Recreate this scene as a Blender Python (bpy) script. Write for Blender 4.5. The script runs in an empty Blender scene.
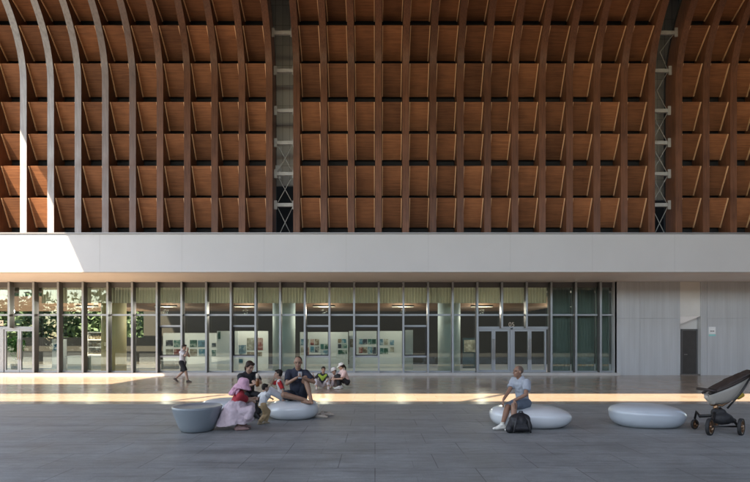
import bpy, bmesh, math, random
from mathutils import Vector as V, Matrix, Quaternion
random.seed(7)
SC = bpy.context.scene
COL = SC.collection

# ------------------------------------------------------------------ camera, sky, sun, exposure
EYE = 1.65; F = 500.0; CX = 375.0; HY = 341.0          # eye height, focal length and horizon in photo pixels
cam_d = bpy.data.cameras.new('camera'); cam = bpy.data.objects.new('camera', cam_d); COL.objects.link(cam)
cam.location = (0, 0, EYE); cam.rotation_euler = (math.radians(90), 0, 0)
cam_d.sensor_width = 36; cam_d.lens = 24; cam_d.shift_y = (HY - 241) / 750.0
cam_d.clip_start = .1; cam_d.clip_end = 2000
SC.camera = cam
SUN = V((-1.0, -1.62, 2.26)).normalized()                # towards the sun: high, behind the camera and to the left
world = bpy.data.worlds.new('World'); SC.world = world; world.use_nodes = True
wn = world.node_tree.nodes; wl = world.node_tree.links
sky = wn.new('ShaderNodeTexSky'); sky.sky_type = 'NISHITA'; sky.sun_disc = False
sky.sun_elevation = math.asin(SUN.z); sky.sun_rotation = math.atan2(SUN.x, SUN.y)
wl.new(sky.outputs[0], wn['Background'].inputs[0]); wn['Background'].inputs[1].default_value = .13
sl = bpy.data.lights.new('sun', 'SUN'); sl.energy = 3.7; sl.angle = math.radians(.5); sl.color = (1, .89, .75)
so = bpy.data.objects.new('sun', sl); COL.objects.link(so); so.rotation_euler = (-SUN).to_track_quat('-Z', 'Y').to_euler()
so.location = SUN * 60
SC.view_settings.view_transform = 'Standard'; SC.view_settings.look = 'None'
SC.view_settings.gamma = 1; SC.view_settings.use_curve_mapping = False
SC.view_settings.exposure = 2.3
SC.view_settings.use_white_balance = True; SC.view_settings.white_balance_temperature = 7600; SC.view_settings.white_balance_tint = 10
SC.render.engine = 'CYCLES'
SC.cycles.max_bounces = 10; SC.cycles.diffuse_bounces = 6; SC.cycles.glossy_bounces = 4
SC.cycles.transparent_max_bounces = 12; SC.cycles.caustics_reflective = False; SC.cycles.caustics_refractive = False
SC.cycles.use_denoising = True; SC.cycles.sample_clamp_indirect = 6

# ------------------------------------------------------------------ helpers
def px(p, Y): return (p - CX) * Y / F                   # photo column -> x on the plane at depth Y
def pz(p, Y): return EYE + (HY - p) * Y / F             # photo row -> height on the plane at depth Y
def W(p, q, Y): return V((px(p, Y), Y, pz(q, Y)))

class MB:
    """collects shapes for one mesh object"""
    def __init__(s): s.v = []; s.f = []; s.m = []; s.sm = []
    def add(s, vs, fs, mi=0, smooth=False):
        o = len(s.v); s.v += [tuple(v) for v in vs]
        for f in fs: s.f.append([i + o for i in f]); s.m.append(mi); s.sm.append(smooth)
        return s
    def box(s, x0, x1, y0, y1, z0, z1, mi=0):
        vs = [(x, y, z) for x in (x0, x1) for y in (y0, y1) for z in (z0, z1)]
        return s.add(vs, [(0,1,3,2),(4,6,7,5),(0,4,5,1),(2,3,7,6),(0,2,6,4),(1,5,7,3)], mi)
    def prism(s, pts, d, mi=0):
        """closed outline of points extruded by vector d"""
        n = len(pts); d = V(d); vs = [V(p) for p in pts] + [V(p) + d for p in pts]
        fs = [tuple(range(n))[::-1], tuple(range(n, 2*n))] + [(i, (i+1)%n, n+(i+1)%n, n+i) for i in range(n)]
        return s.add(vs, fs, mi)
    def sweep(s, rings, mi=0, smooth=True, caps=True):
        n = len(rings[0]); vs = [p for r in rings for p in r]; fs = []
        for k in range(len(rings)-1):
            for i in range(n):
                j = (i+1) % n; fs.append((k*n+i, k*n+j, (k+1)*n+j, (k+1)*n+i))
        if caps: fs += [tuple(range(n))[::-1], tuple((len(rings)-1)*n+i for i in range(n))]
        return s.add(vs, fs, mi, smooth)
    def tube(s, pts, r, n=8, mi=0, closed=False):
        pts = [V(p) for p in pts]; R = r if isinstance(r, (list, tuple)) else [r]*len(pts); rings = []
        up = V((0, 0, 1)); u = None
        for i, p in enumerate(pts):
            if closed: t = pts[(i+1) % len(pts)] - pts[i-1]
            else: t = pts[min(i+1, len(pts)-1)] - pts[max(i-1, 0)]
            t.normalize()
            if u is None: u = t.orthogonal()
            u = (u - t*u.dot(t)).normalized(); w = t.cross(u)
            rings.append([p + (u*math.cos(a*math.tau/n) + w*math.sin(a*math.tau/n))*R[i] for a in range(n)])
        if closed: rings.append(rings[0]); return s.sweep(rings, mi, True, False)
        return s.sweep(rings, mi)
    def lathe(s, prof, c=(0, 0, 0), n=40, mi=0, axis=None, sx=1, sy=1):
        c = V(c); rings = []
        if axis is None: u, w, a = V((1,0,0)), V((0,1,0)), V((0,0,1))
        else: a = V(axis).normalized(); u = a.orthogonal().normalized(); w = a.cross(u)
        for r, z in prof:
            rings.append([c + u*(r*sx*math.cos(k*math.tau/n)) + w*(r*sy*math.sin(k*math.tau/n)) + a*z for k in range(n)])
        return s.sweep(rings, mi)
    def ell(s, c, ax, n=14, mi=0):
        """ellipsoid from three axis vectors"""
        c = V(c); a, b, d = [V(q) for q in ax]; rings = []
        for i in range(1, n):
            t = math.pi*i/n
            rings.append([c + d*math.cos(t) + (a*math.cos(k*math.tau/(2*n)) + b*math.sin(k*math.tau/(2*n)))*math.sin(t) for k in range(2*n)])
        return s.sweep(rings, mi)
    def limb(s, p0, r0, p1, r1, side=None, flat=1.0, c0=True, c1=True, n=14):
        """tapered capsule; flat scales it across 'side'"""
        p0, p1 = V(p0), V(p1); t = p1 - p0; L = max(t.length, 1e-5); t.normalize()
        if side is None: u = t.orthogonal().normalized()
        else: u = (V(side) - t*V(side).dot(t)).normalized()
        w = t.cross(u); prof = []
        if c0: prof += [(r0*math.cos(a), -r0*math.sin(a)) for a in (1.4, 1.05, .7, .35)]
        prof += [(r0, 0), ((r0+r1)/2, L/2), (r1, L)]
        if c1: prof += [(r1*math.cos(a), L+r1*math.sin(a)) for a in (.35, .7, 1.05, 1.4)]
        return s.sweep([[p0 + t*z + u*(r*math.cos(k*math.tau/n)) + w*(r*flat*math.sin(k*math.tau/n)) for k in range(n)] for r, z in prof])
    def build(s, name, mat, parent=None, loc=None, bevel=0, voxel=0, smooth_it=4, wrinkle=0, sub=0):
        me = bpy.data.meshes.new(name)
        off = V((0, 0, 0))
        if parent is not None: off = V(parent.matrix_world.translation)
        if loc is not None: off = V(loc)
        me.from_pydata([tuple(V(v) - off) for v in s.v], [], s.f); me.update()
        mats = mat if isinstance(mat, (list, tuple)) else [mat]
        for m in mats: me.materials.append(m)
        me.polygons.foreach_set('material_index', s.m); me.polygons.foreach_set('use_smooth', s.sm)
        b = bmesh.new(); b.from_mesh(me); bmesh.ops.recalc_face_normals(b, faces=b.faces); b.to_mesh(me); b.free()
        o = bpy.data.objects.new(name, me); COL.objects.link(o)
        if parent is not None:
            o.parent = parent
            if loc is not None: o.location = off - V(parent.matrix_world.translation)
        else: o.location = off
        if bevel:
            m = o.modifiers.new('bevel', 'BEVEL'); m.width = bevel; m.segments = 2; m.limit_method = 'ANGLE'
        if sub:
            m = o.modifiers.new('sub', 'SUBSURF'); m.levels = sub; m.render_levels = sub
        if voxel:
            m = o.modifiers.new('remesh', 'REMESH'); m.mode = 'VOXEL'; m.voxel_size = voxel; m.use_smooth_shade = True
            m = o.modifiers.new('smooth', 'SMOOTH'); m.factor = .5; m.iterations = smooth_it
            if wrinkle:
                t = bpy.data.textures.new('folds', 'CLOUDS'); t.noise_scale = .09; t.noise_depth = 1
                d = o.modifiers.new('folds', 'DISPLACE'); d.texture = t; d.strength = wrinkle; d.mid_level = .5; d.texture_coords = 'GLOBAL'
            dg = bpy.context.evaluated_depsgraph_get(); dg.update()
            nm = bpy.data.meshes.new_from_object(o.evaluated_get(dg)); o.modifiers.clear(); o.data = nm; nm.name = name
            bpy.data.meshes.remove(me)
            for p in nm.polygons: p.use_smooth = True
        bpy.context.view_layer.update()
        return o

def tag(o, label=None, cat=None, group=None, kind=None):
    if label: o['label'] = label
    if cat: o['category'] = cat
    if group: o['group'] = group
    if kind: o['kind'] = kind
    return o
def thing(name, label, cat, loc=(0,0,0), group=None):
    o = bpy.data.objects.new(name, None); COL.objects.link(o); o.location = loc; o.empty_display_size = .2
    bpy.context.view_layer.update()
    return tag(o, label, cat, group)

# ------------------------------------------------------------------ materials
def mat(name, col, rough=.6, metal=0, coat=0, spec=.5, coat_r=.1):
    m = bpy.data.materials.new(name); m.use_nodes = True; b = m.node_tree.nodes['Principled BSDF']
    b.inputs['Base Color'].default_value = (*col, 1); b.inputs['Roughness'].default_value = rough
    b.inputs['Metallic'].default_value = metal; b.inputs['Coat Weight'].default_value = coat
    b.inputs['Coat Roughness'].default_value = coat_r; b.inputs['Specular IOR Level'].default_value = spec
    return m
def N(m, t): return m.node_tree.nodes.new(t)
def L(m, a, b): m.node_tree.links.new(a, b)
def B(m): return m.node_tree.nodes['Principled BSDF']
def coords(m, sc=(1,1,1), kind='Object', loc=(0,0,0)):
    t = N(m, 'ShaderNodeTexCoord'); mp = N(m, 'ShaderNodeMapping'); mp.inputs['Scale'].default_value = sc
    mp.inputs['Location'].default_value = loc
    L(m, t.outputs[kind], mp.inputs[0]); return mp.outputs[0]
def noise(m, vec, scale, detail=4, rough=.55):
    n = N(m, 'ShaderNodeTexNoise'); n.inputs['Scale'].default_value = scale; n.inputs['Detail'].default_value = detail
    n.inputs['Roughness'].default_value = rough; L(m, vec, n.inputs[0]); return n.outputs[0]
def ramp(m, fac, stops):
    r = N(m, 'ShaderNodeValToRGB'); L(m, fac, r.inputs[0]); e = r.color_ramp.elements
    e[0].position, e[0].color = stops[0][0], (*stops[0][1], 1); e[1].position, e[1].color = stops[-1][0], (*stops[-1][1], 1)
    for p, c in stops[1:-1]: q = e.new(p); q.color = (*c, 1)
    return r.outputs[0]
def mixc(m, fac, a, b, mode='MIX'):
    x = N(m, 'ShaderNodeMix'); x.data_type = 'RGBA'; x.blend_type = mode
    if isinstance(fac, (int, float)): x.inputs[0].default_value = fac
    else: L(m, fac, x.inputs[0])
    for i, c in ((6, a), (7, b)):
        if isinstance(c, tuple): x.inputs[i].default_value = (*c, 1)
        else: L(m, c, x.inputs[i])
    return x.outputs[2]
def bump(m, h, strength=.3, dist=.02):
    b = N(m, 'ShaderNodeBump'); b.inputs['Strength'].default_value = strength; b.inputs['Distance'].default_value = dist
    L(m, h, b.inputs['Height']); L(m, b.outputs[0], B(m).inputs['Normal'])
def rnd(m):
    return N(m, 'ShaderNodeObjectInfo').outputs['Random']
def soft(name, c, var=.25, scale=6, rough=.6, bmp=0, **k):
    """plain colour with gentle procedural unevenness"""
    m = mat(name, c, rough, **k); v = coords(m); n = noise(m, v, scale, 5)
    L(m, ramp(m, n, [(.3, tuple(q*(1-var) for q in c)), (.7, tuple(min(1, q*(1+var)) for q in c))]), B(m).inputs['Base Color'])
    if bmp: bump(m, noise(m, v, scale*12, 3), bmp, .01)
    return m
def wood(name, dark, light, along='z', rough=.45, coat=0, coat_r=.3, var=.5):
    m = mat(name, light, rough, coat=coat, coat_r=coat_r)
    sc = {'z': (14, 14, .7), 'x': (.7, 14, 14), 'y': (14, .7, 14)}[along]
    r = rnd(m); t = N(m, 'ShaderNodeTexCoord'); add = N(m, 'ShaderNodeVectorMath'); add.operation = 'ADD'
    cmb = N(m, 'ShaderNodeCombineXYZ'); mul = N(m, 'ShaderNodeMath'); mul.operation = 'MULTIPLY'; mul.inputs[1].default_value = 37
    L(m, r, mul.inputs[0]); [L(m, mul.outputs[0], cmb.inputs[i]) for i in range(3)]
    L(m, t.outputs['Object'], add.inputs[0]); L(m, cmb.outputs[0], add.inputs[1])
    mp = N(m, 'ShaderNodeMapping'); mp.inputs['Scale'].default_value = sc; L(m, add.outputs[0], mp.inputs[0])
    n = noise(m, mp.outputs[0], 1.6, 6, .65)
    c = ramp(m, n, [(.32, dark), (.68, light)])
    big = noise(m, add.outputs[0], .9, 3)
    c = mixc(m, .35, c, ramp(m, big, [(.3, tuple(q*.75 for q in dark)), (.7, tuple(min(1, q*1.25) for q in light))]))
    vr = ramp(m, r, [(0, (1-var*.5,)*3), (1, (1+var*.3, 1+var*.3, 1+var*.3))])
    c = mixc(m, 1.0, c, vr, 'MULTIPLY')
    L(m, c, B(m).inputs['Base Color']); bump(m, n, .15, .01)
    return m

M = {}
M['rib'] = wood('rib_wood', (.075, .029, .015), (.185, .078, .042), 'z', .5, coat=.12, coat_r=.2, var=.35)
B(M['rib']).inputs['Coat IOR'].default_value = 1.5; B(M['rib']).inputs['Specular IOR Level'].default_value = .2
# the ribs by the open left end are mixed towards silver grey; farther in they keep their brown
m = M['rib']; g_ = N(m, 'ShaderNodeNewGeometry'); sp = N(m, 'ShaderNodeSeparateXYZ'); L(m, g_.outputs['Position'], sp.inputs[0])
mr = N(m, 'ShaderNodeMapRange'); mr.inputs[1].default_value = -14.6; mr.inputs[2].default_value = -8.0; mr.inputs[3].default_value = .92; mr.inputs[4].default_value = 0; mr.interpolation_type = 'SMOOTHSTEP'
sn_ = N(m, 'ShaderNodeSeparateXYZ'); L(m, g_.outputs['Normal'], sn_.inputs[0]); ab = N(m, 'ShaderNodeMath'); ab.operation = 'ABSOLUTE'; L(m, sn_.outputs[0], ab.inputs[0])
fr_ = N(m, 'ShaderNodeMath'); fr_.operation = 'LESS_THAN'; fr_.inputs[1].default_value = .6; L(m, ab.outputs[0], fr_.inputs[0])     # only the outer faces turn grey
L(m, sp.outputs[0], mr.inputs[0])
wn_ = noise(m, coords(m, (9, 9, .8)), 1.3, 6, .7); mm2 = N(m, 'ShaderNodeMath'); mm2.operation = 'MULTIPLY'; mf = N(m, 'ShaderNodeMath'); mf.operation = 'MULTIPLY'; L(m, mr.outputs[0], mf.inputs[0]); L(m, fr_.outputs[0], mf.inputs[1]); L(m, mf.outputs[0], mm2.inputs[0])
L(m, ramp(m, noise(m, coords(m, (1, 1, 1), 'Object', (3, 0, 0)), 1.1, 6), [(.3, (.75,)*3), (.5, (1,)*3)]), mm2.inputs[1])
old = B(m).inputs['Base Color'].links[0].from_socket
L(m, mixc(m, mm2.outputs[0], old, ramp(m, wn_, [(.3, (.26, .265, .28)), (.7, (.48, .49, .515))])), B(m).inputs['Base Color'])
M['panel'] = wood('panel_wood', (.115, .043, .019), (.29, .118, .053), 'x', .6, var=.8)
B(M['panel']).inputs['Specular IOR Level'].default_value = .2
M['batten'] = mat('batten_wood', (.72, .44, .25), .5)
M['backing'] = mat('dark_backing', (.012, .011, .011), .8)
M['fascia'] = soft('white_fascia', (.53, .537, .55), .03, .5, .45)
M['soffit'] = soft('soffit_paint', (.84, .80, .78), .04, .7, .6)
M['cap'] = mat('cap_metal', (.22, .21, .21), .4, .5)
M['alu'] = mat('window_aluminium', (.36, .385, .41), .38, .35)
M['alud'] = mat('frame_dark_aluminium', (.13, .13, .132), .45, .3)
M['dark'] = mat('black_plastic', (.012, .012, .014), .4)
M['steel'] = soft('painted_steel', (.40, .39, .37), .12, 8, .45)
M['white'] = soft('white_plaster', (.72, .71, .69), .03, 2, .7)
M['plinth'] = soft('pale_stone', (.52, .51, .50), .08, 3, .5)

# paving: long blue-grey granite slabs, laid in courses across the view
m = mat('granite_paving', (.1, .1, .11), .62); v = coords(m)
def brick(m, vec, w, h, mortar, off=.5, c1=(1,1,1), c2=(0,0,0), cm=(0,0,0), bias=0):
    b = N(m, 'ShaderNodeTexBrick'); L(m, vec, b.inputs[0]); b.offset = off; b.inputs['Scale'].default_value = 1
    b.inputs['Brick Width'].default_value = w; b.inputs['Row Height'].default_value = h; b.inputs['Mortar Size'].default_value = mortar
    b.inputs['Mortar Smooth'].default_value = .3; b.inputs['Bias'].default_value = bias
    for k, c in (('Color1', c1), ('Color2', c2), ('Mortar', cm)): b.inputs[k].default_value = (*c, 1)
    return b
bk = brick(m, v, 1.3, .81, .007, .37, (.244, .257, .258), (.262, .275, .276), (.135, .138, .14))
bj = brick(m, v, 1.3, .405, .004, .61, (1, 1, 1), (.97, .97, .97), (.70, .70, .70))
g = noise(m, v, 160, 3, .7); g2 = noise(m, v, 1.1, 5)
st = noise(m, coords(m, (.35, 2.6, 1)), 1.0, 7, .65); g3 = noise(m, coords(m, (3.2, 11, 1)), 1.0, 5, .7)
c = mixc(m, 1.0, bk.outputs[0], ramp(m, g, [(.25, (.55,)*3), (.5, (1,)*3), (.75, (1.4,)*3)]), 'MULTIPLY')
c = mixc(m, 1.0, c, bj.outputs[0], 'MULTIPLY')
c = mixc(m, 1.0, c, ramp(m, g2, [(.3, (.80,)*3), (.7, (1.15,)*3)]), 'MULTIPLY')
c = mixc(m, 1.0, c, ramp(m, st, [(.30, (.66,)*3), (.46, (.97,)*3), (.7, (1.08,)*3)]), 'MULTIPLY')
c = mixc(m, 1.0, c, ramp(m, g3, [(.3, (.82,)*3), (.6, (1.06,)*3)]), 'MULTIPLY')
L(m, c, B(m).inputs['Base Color']); bump(m, g, .3, .004)
L(m, ramp(m, g2, [(.3, (.5,)*3), (.7, (.68,)*3)]), B(m).inputs['Roughness'])
M['paving'] = m
# polished brown granite under the soffit
m = mat('polished_granite', (.2, .17, .15), .12); v = coords(m)
bk = brick(m, v, 1.2, .6, .004, .5, (.36, .275, .205), (.40, .31, .235), (.26, .20, .15))
c = mixc(m, 1.0, bk.outputs[0], ramp(m, noise(m, v, 90, 3), [(.3, (.90,)*3), (.7, (1.08,)*3)]), 'MULTIPLY')
L(m, c, B(m).inputs['Base Color']); L(m, ramp(m, noise(m, v, .8, 4), [(.3, (.17,)*3), (.7, (.22,)*3)]), B(m).inputs['Roughness']); B(m).inputs['Specular IOR Level'].default_value = .38
M['terrace'] = m
# ribbed grey cladding of the end wall
m = mat('grey_cladding', (.42, .44, .47), .5, .1); v = coords(m)
w = N(m, 'ShaderNodeTexWave'); w.bands_direction = 'X'; w.inputs['Scale'].default_value = 2.6; w.inputs['Distortion'].default_value = 0
L(m, v, w.inputs[0]); c = mixc(m, .035, (.52, .54, .565), w.outputs[0], 'MULTIPLY')
c = mixc(m, 1.0, c, ramp(m, noise(m, coords(m, (3, 3, .25)), 1.2, 4), [(.3, (.9,)*3), (.7, (1.08,)*3)]), 'MULTIPLY')
L(m, c, B(m).inputs['Base Color']); bump(m, w.outputs[0], .07, .01)
M['cladding'] = m
# grey panelled wall seen through the gaps of the vault
m = mat('panelled_wall', (.3, .29, .27), .7); v = coords(m, (1, 1, 1))
sep = N(m, 'ShaderNodeSeparateXYZ'); L(m, v, sep.inputs[0]); cb = N(m, 'ShaderNodeCombineXYZ'); L(m, sep.outputs[0], cb.inputs[0]); L(m, sep.outputs[2], cb.inputs[1])
bk = brick(m, cb.outputs[0], .32, .9, .008, 0, (.60, .57, .51), (.70, .66, .60), (.22, .18, .13))
L(m, bk.outputs[0], B(m).inputs['Base Color']); M['panelled'] = m
# architectural glass: clear sheet with mirror reflection by Fresnel
def glass(name, tint, ior=1.52, boost=1.0):
    m = bpy.data.materials.new(name); m.use_nodes = True; nt = m.node_tree; nt.nodes.remove(nt.nodes['Principled BSDF'])
    out = nt.nodes['Material Output']; tr = N(m, 'ShaderNodeBsdfTransparent'); tr.inputs[0].default_value = (*tint, 1)
    gl = N(m, 'ShaderNodeBsdfGlossy'); gl.inputs['Roughness'].default_value = .008; gl.inputs[0].default_value = (.9, .95, .93, 1)
    fr = N(m, 'ShaderNodeFresnel'); fr.inputs[0].default_value = ior; mu = N(m, 'ShaderNodeMath'); mu.operation = 'MULTIPLY'; mu.inputs[1].default_value = boost
    mx = N(m, 'ShaderNodeMixShader'); L(m, fr.outputs[0], mu.inputs[0]); L(m, mu.outputs[0], mx.inputs[0])
    L(m, tr.outputs[0], mx.inputs[1]); L(m, gl.outputs[0], mx.inputs[2]); L(m, mx.outputs[0], out.inputs[0]); return m
M['glass'] = glass('window_glass', (.86, .92, .89), 1.52, 1.5)
M['leaf'] = m = soft('leaf_green', (.10, .145, .065), .3, .8, .6)
M['bark'] = soft('bark', (.09, .06, .04), .3, 6, .8)

# ------------------------------------------------------------------ the setting: ground
RD = SUN.y / SUN.z; RX = SUN.x / SUN.z                   # ground shift per metre of height along the sunlight
MB().add([(-600,-600,0),(600,-600,0),(600,900,0),(-600,900,0)], [(0,1,2,3)]).build('ground', soft('plain_ground', (.10, .105, .075), .15, .3, .8))
tag(bpy.data.objects['ground'], kind='structure')
def sheet(name, x0, x1, y0, y1, z, m):
    o = MB().add([(x0,y0,z),(x1,y0,z),(x1,y1,z),(x0,y1,z)], [(0,1,2,3)]).build(name, m, loc=(0,0,0)); tag(o, kind='structure'); return o
YT = 13.05
sheet('pavement', -60, 60, -2.5, YT, .004, M['paving'])
sheet('terrace', -60, 60, YT, 24.5, .005, M['terrace'])

# ------------------------------------------------------------------ the big timber roof
YF = 20.7; Z0 = 12.3; RV = 4.2
def arc(z):
    """front line of the ribs: upright, then bending towards the plaza"""
    if z <= Z0: return YF
    d = min(z - Z0, RV); return YF - (RV - math.sqrt(max(0, RV*RV - d*d)))
def arc_pt(a):
    """arc length above z=6.1 -> (point, inward normal) in the YZ plane"""
    L0 = Z0 - 6.1
    if a <= L0: return (YF, 6.1 + a), (1, 0)
    t = (a - L0) / RV; return (YF - RV*(1-math.cos(t)), Z0 + RV*math.sin(t)), (math.cos(t), math.sin(t))
def arc_of_z(z):
    L0 = Z0 - 6.1
    return z - 6.1 if z <= Z0 else L0 + RV*math.asin(min(1, (z-Z0)/RV))
AMAX = arc_of_z(Z0 + RV*.985)
SP = 27.32; RIB0 = 296.5
def rx(j): return px(RIB0 + SP*j, YF)
RW = .135                                               # half rib width
tops = [198, 166, 134, 102, 63.5, 25.5, -16]; bots = [227.5, 195.5, 160, 131, 97, 61, 21]
def on_arc_row(p, dep):
    """arc length of the point, dep behind the ribs, that the photo shows at row p"""
    lo, hi = 0, AMAX
    for _ in range(40):
        a = (lo+hi)/2; (y, z), (ny, nz) = arc_pt(a); y += ny*dep; z += nz*dep
        if HY - (z-EYE)*F/y > p: lo = a
        else: hi = a
    return a
rows = [(on_arc_row(t, .11) if t > -10 else on_arc_row(25.5, .11) + 1.42, on_arc_row(b, .60)) for t, b in zip(tops, bots)]

def rib_mesh():
    mb = MB(); n = 36
    rings = []; L0 = Z0 - 6.1
    for a in [0, L0*.5, L0] + [L0 + (AMAX-L0)*(k+1)/48 for k in range(48)]:
        (y, z), (ny, nz) = arc_pt(a)
        rings.append([(-RW, y, z), (RW, y, z), (RW, y+.72*ny, z+.72*nz), (-RW, y+.72*ny, z+.72*nz)])
    return mb.sweep(rings, 0, False)
def panel_mesh(a0, a1):
    """one tilted coffer board between two ribs with its pale edge battens"""
    mb = MB(); w = px(RIB0+SP, YF) - px(RIB0, YF) - 2*RW; w0, w1 = -w/2+.002, w/2-.002
    (y0, z0), (n0, m0) = arc_pt(a1); (y1, z1), (n1, m1) = arc_pt(a0)
    T = V((0, y0+.60*n0, z0+.60*m0)); U = V((0, y1+.11*n1, z1+.11*m1))        # bottom (deep), top (front)
    d = (U-T).normalized(); nn = V((0, d.z, -d.y)); nn = nn if nn.y > 0 else -nn
    def slab(x0, x1, a, b, t0, t1, mi):
        pts = [a + nn*t0, b + nn*t0, b + nn*t1, a + nn*t1]
        mb.prism([V((x0, p.y, p.z)) for p in pts], (x1-x0, 0, 0), mi)
    slab(w0, w1, T, U, 0, .06, 0)
    for x in (w0+.02, w1-.05): slab(x, x+.03, T, U, -.06, -.001, 1)
    return mb
def make_vault(label, j0, j1):
    xm = (rx(j0) + rx(j1)) / 2
    root = thing('timber_vault', label, 'timber vault', (xm, YF, 6.1), 'timber vaults above the white band')
    rib = None; protos = []
    for j in range(j0, j1+1):
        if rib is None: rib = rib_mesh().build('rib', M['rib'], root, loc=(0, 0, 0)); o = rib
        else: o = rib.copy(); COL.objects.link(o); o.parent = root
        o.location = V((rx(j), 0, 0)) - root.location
    for j in range(j0, j1):
        xc = (rx(j) + rx(j+1)) / 2
        for i, (a0, a1) in enumerate(rows):
            if len(protos) <= i:
                o = panel_mesh(a0, a1).build('panel', [M['panel'], M['batten']], root, loc=(0, 0, 0)); protos.append(o)
            else: o = protos[i].copy(); COL.objects.link(o); o.parent = root
            o.location = V((xc, 0, 0)) - root.location
    return root
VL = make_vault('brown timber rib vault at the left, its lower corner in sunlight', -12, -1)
VC = make_vault('widest brown timber rib and board vault, between the two steel braced gaps', 0, 13)
VR = make_vault('dark timber rib vault at the right edge, beyond the right steel braced gap', 14, 19)
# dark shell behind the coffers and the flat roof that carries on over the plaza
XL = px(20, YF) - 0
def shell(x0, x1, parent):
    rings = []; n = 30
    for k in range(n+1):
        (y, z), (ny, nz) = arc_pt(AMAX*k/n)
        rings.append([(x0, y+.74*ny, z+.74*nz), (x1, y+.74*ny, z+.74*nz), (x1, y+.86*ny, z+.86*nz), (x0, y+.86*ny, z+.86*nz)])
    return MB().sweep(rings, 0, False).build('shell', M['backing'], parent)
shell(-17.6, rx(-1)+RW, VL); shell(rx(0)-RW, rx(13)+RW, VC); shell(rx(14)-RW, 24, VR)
ZR = 16.35
S_EDGE = -10.1                                           # where the end of the roof throws its edge on the ground
XE = S_EDGE + ZR*RX
def yr(y): return y + ZR*RD                              # roof y that shades ground y
rm = wood('roof_wood', (.15, .065, .035), (.27, .13, .07), 'x', .5, var=.1)
def roof(x0, x1, y0, y1): return tag(MB().box(x0, x1, y0, y1, ZR, ZR+.5).build('roof', rm), kind='structure')
y_sh = F*EYE/(385-HY)
roof(XE, 70, yr(y_sh), YF-RV+.9); roof(-45, 70, yr(15.6), yr(y_sh)-.003); roof(-20, 70, -15.0, yr(13.3))
# slanting braces across the roof slot
mb = MB()
for (p0, p1) in (((150, 403.5), (220, 395.5)), ((458, 403), (507, 394))):
    q = []
    for (a, b) in (p0, p1):
        Y = F*EYE/(b-HY); q.append(V((px(a, Y)+ZR*RX, Y+ZR*RD, ZR+.2)))
    mb.tube(q, .09, 8)
tag(mb.build('roof_brace', M['steel']), kind='structure')

# steel bracing in the two gaps
mwall = M['panelled']
for gi, (ja, jb, lab) in enumerate(((-1, 0, 'pale steel struts and thin cross cables in the gap left of the widest timber vault'),
                     (13, 14, 'pale steel struts and thin cross cables in the gap right of the widest timber vault'))):
    xa, xb = rx(ja)+RW, rx(jb)-RW; dep = .42
    root = thing('steel_bracing', lab, 'steel bracing', ((xa+xb)/2, YF, 6.1), 'steel bracing in the vault gaps')
    pts = []
    for p in (205, 174, 143, 111, 71, 33):
        a = on_arc_row(p, dep); (y, z), (ny, nz) = arc_pt(a); pts.append((y+dep*ny, z+dep*nz))
        y, z = pts[-1]
        mb = MB().box(xa, xb, y-.05, y+.05, z-.07, z+.07)
        e0, e1 = (xa, xa+.12) if gi == 0 else (xb-.12, xb)
        mb.box(e0, e1, y-.09, y-.052, z-.20, z+.17); f0, f1 = (xb-.09, xb) if gi == 0 else (xa, xa+.09)
        mb.box(f0, f1, y-.09, y-.052, z-.2, z+.16)
        mb.build('strut', M['steel'], root)
    pts = [(YF+dep, 5.9)] + pts
    nx = 3 if gi == 0 else 4
    for (a, b) in zip(pts[:nx], pts[1:nx+1]):
        mb = MB(); mb.tube([(xa+.08, a[0], a[1]), (xb-.05, b[0], b[1])],   .015, 6); mb.tube([(xb-.05, a[0]+.04, a[1]), (xa+.08, b[0]+.04, b[1])], .015, 6)
        mb.build('cross_cable', M['steel'], root)
    if gi == 1:
        for (a, b) in zip(pts[4:-1], pts[5:]):
            MB().tube([(xb-.1, a[0], a[1]), (xa+.3, (a[0]+b[0])/2, (a[1]+b[1])/2), (xb-.1, b[0], b[1])], .013, 6).build('cross_cable', M['steel'], root)
    if gi == 0: MB().box(xa+.02, xa+.24, YF+.5, YF+.62, pz(174, YF), pz(161, YF)).build('junction_box', M['steel'], root)

# ------------------------------------------------------------------ the exhibition hall below
YG = 24.3; ZS = 4.5; S = 20.6
hall = thing('exhibition_hall', 'long glass fronted hall under a white band, grey clad at its right end', 'building', (0, YG, 0))
XA, XB = -26.0, 24.0
zb0, zb1 = pz(272, YF), pz(234, YF)
f = MB()
f.box(XA, XB, YF, YF+.22, zb0, zb1)
f.build('fascia', M['fascia'], hall)
MB().box(XA, XB, YF-.05, YF+.9, zb1+.002, zb1+.055).build('coping', M['cap'], hall)
MB().box(XA, XB, YF+.223, YG+.6, ZS, ZS+.12).build('soffit', M['soffit'], hall)
mj = mat('joint_shadow_gap', (.44, .445, .455), .6)
k = XA+1.0
while k < XB: MB().box(k-.006, k+.006, YF-.0025, YF-.0005, zb0+.01, zb1-.01).build('panel_joint', mj, hall); k += 3.4
for ja in (-1, 13):                                      # what shows through the gaps of the vault
    xa, xb = rx(ja)+RW, rx(ja+1)-RW; zq = pz(186 if ja < 0 else 200, 22.4)
    MB().box(xa-1.2, xb+1.2, 22.4, 22.5, zq, 16.99).build('upper_wall', M['panelled'], hall, loc=((xa+xb)/2, 22.4, zq))
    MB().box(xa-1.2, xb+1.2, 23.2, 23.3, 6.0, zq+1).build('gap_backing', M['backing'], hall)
MB().box(-20, 24, 16.2, 27.6, 17.0, 17.1).build('gap_light_cover', M['backing'], hall)  # unseen cover added to keep sun from leaking through the vault gaps
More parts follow.
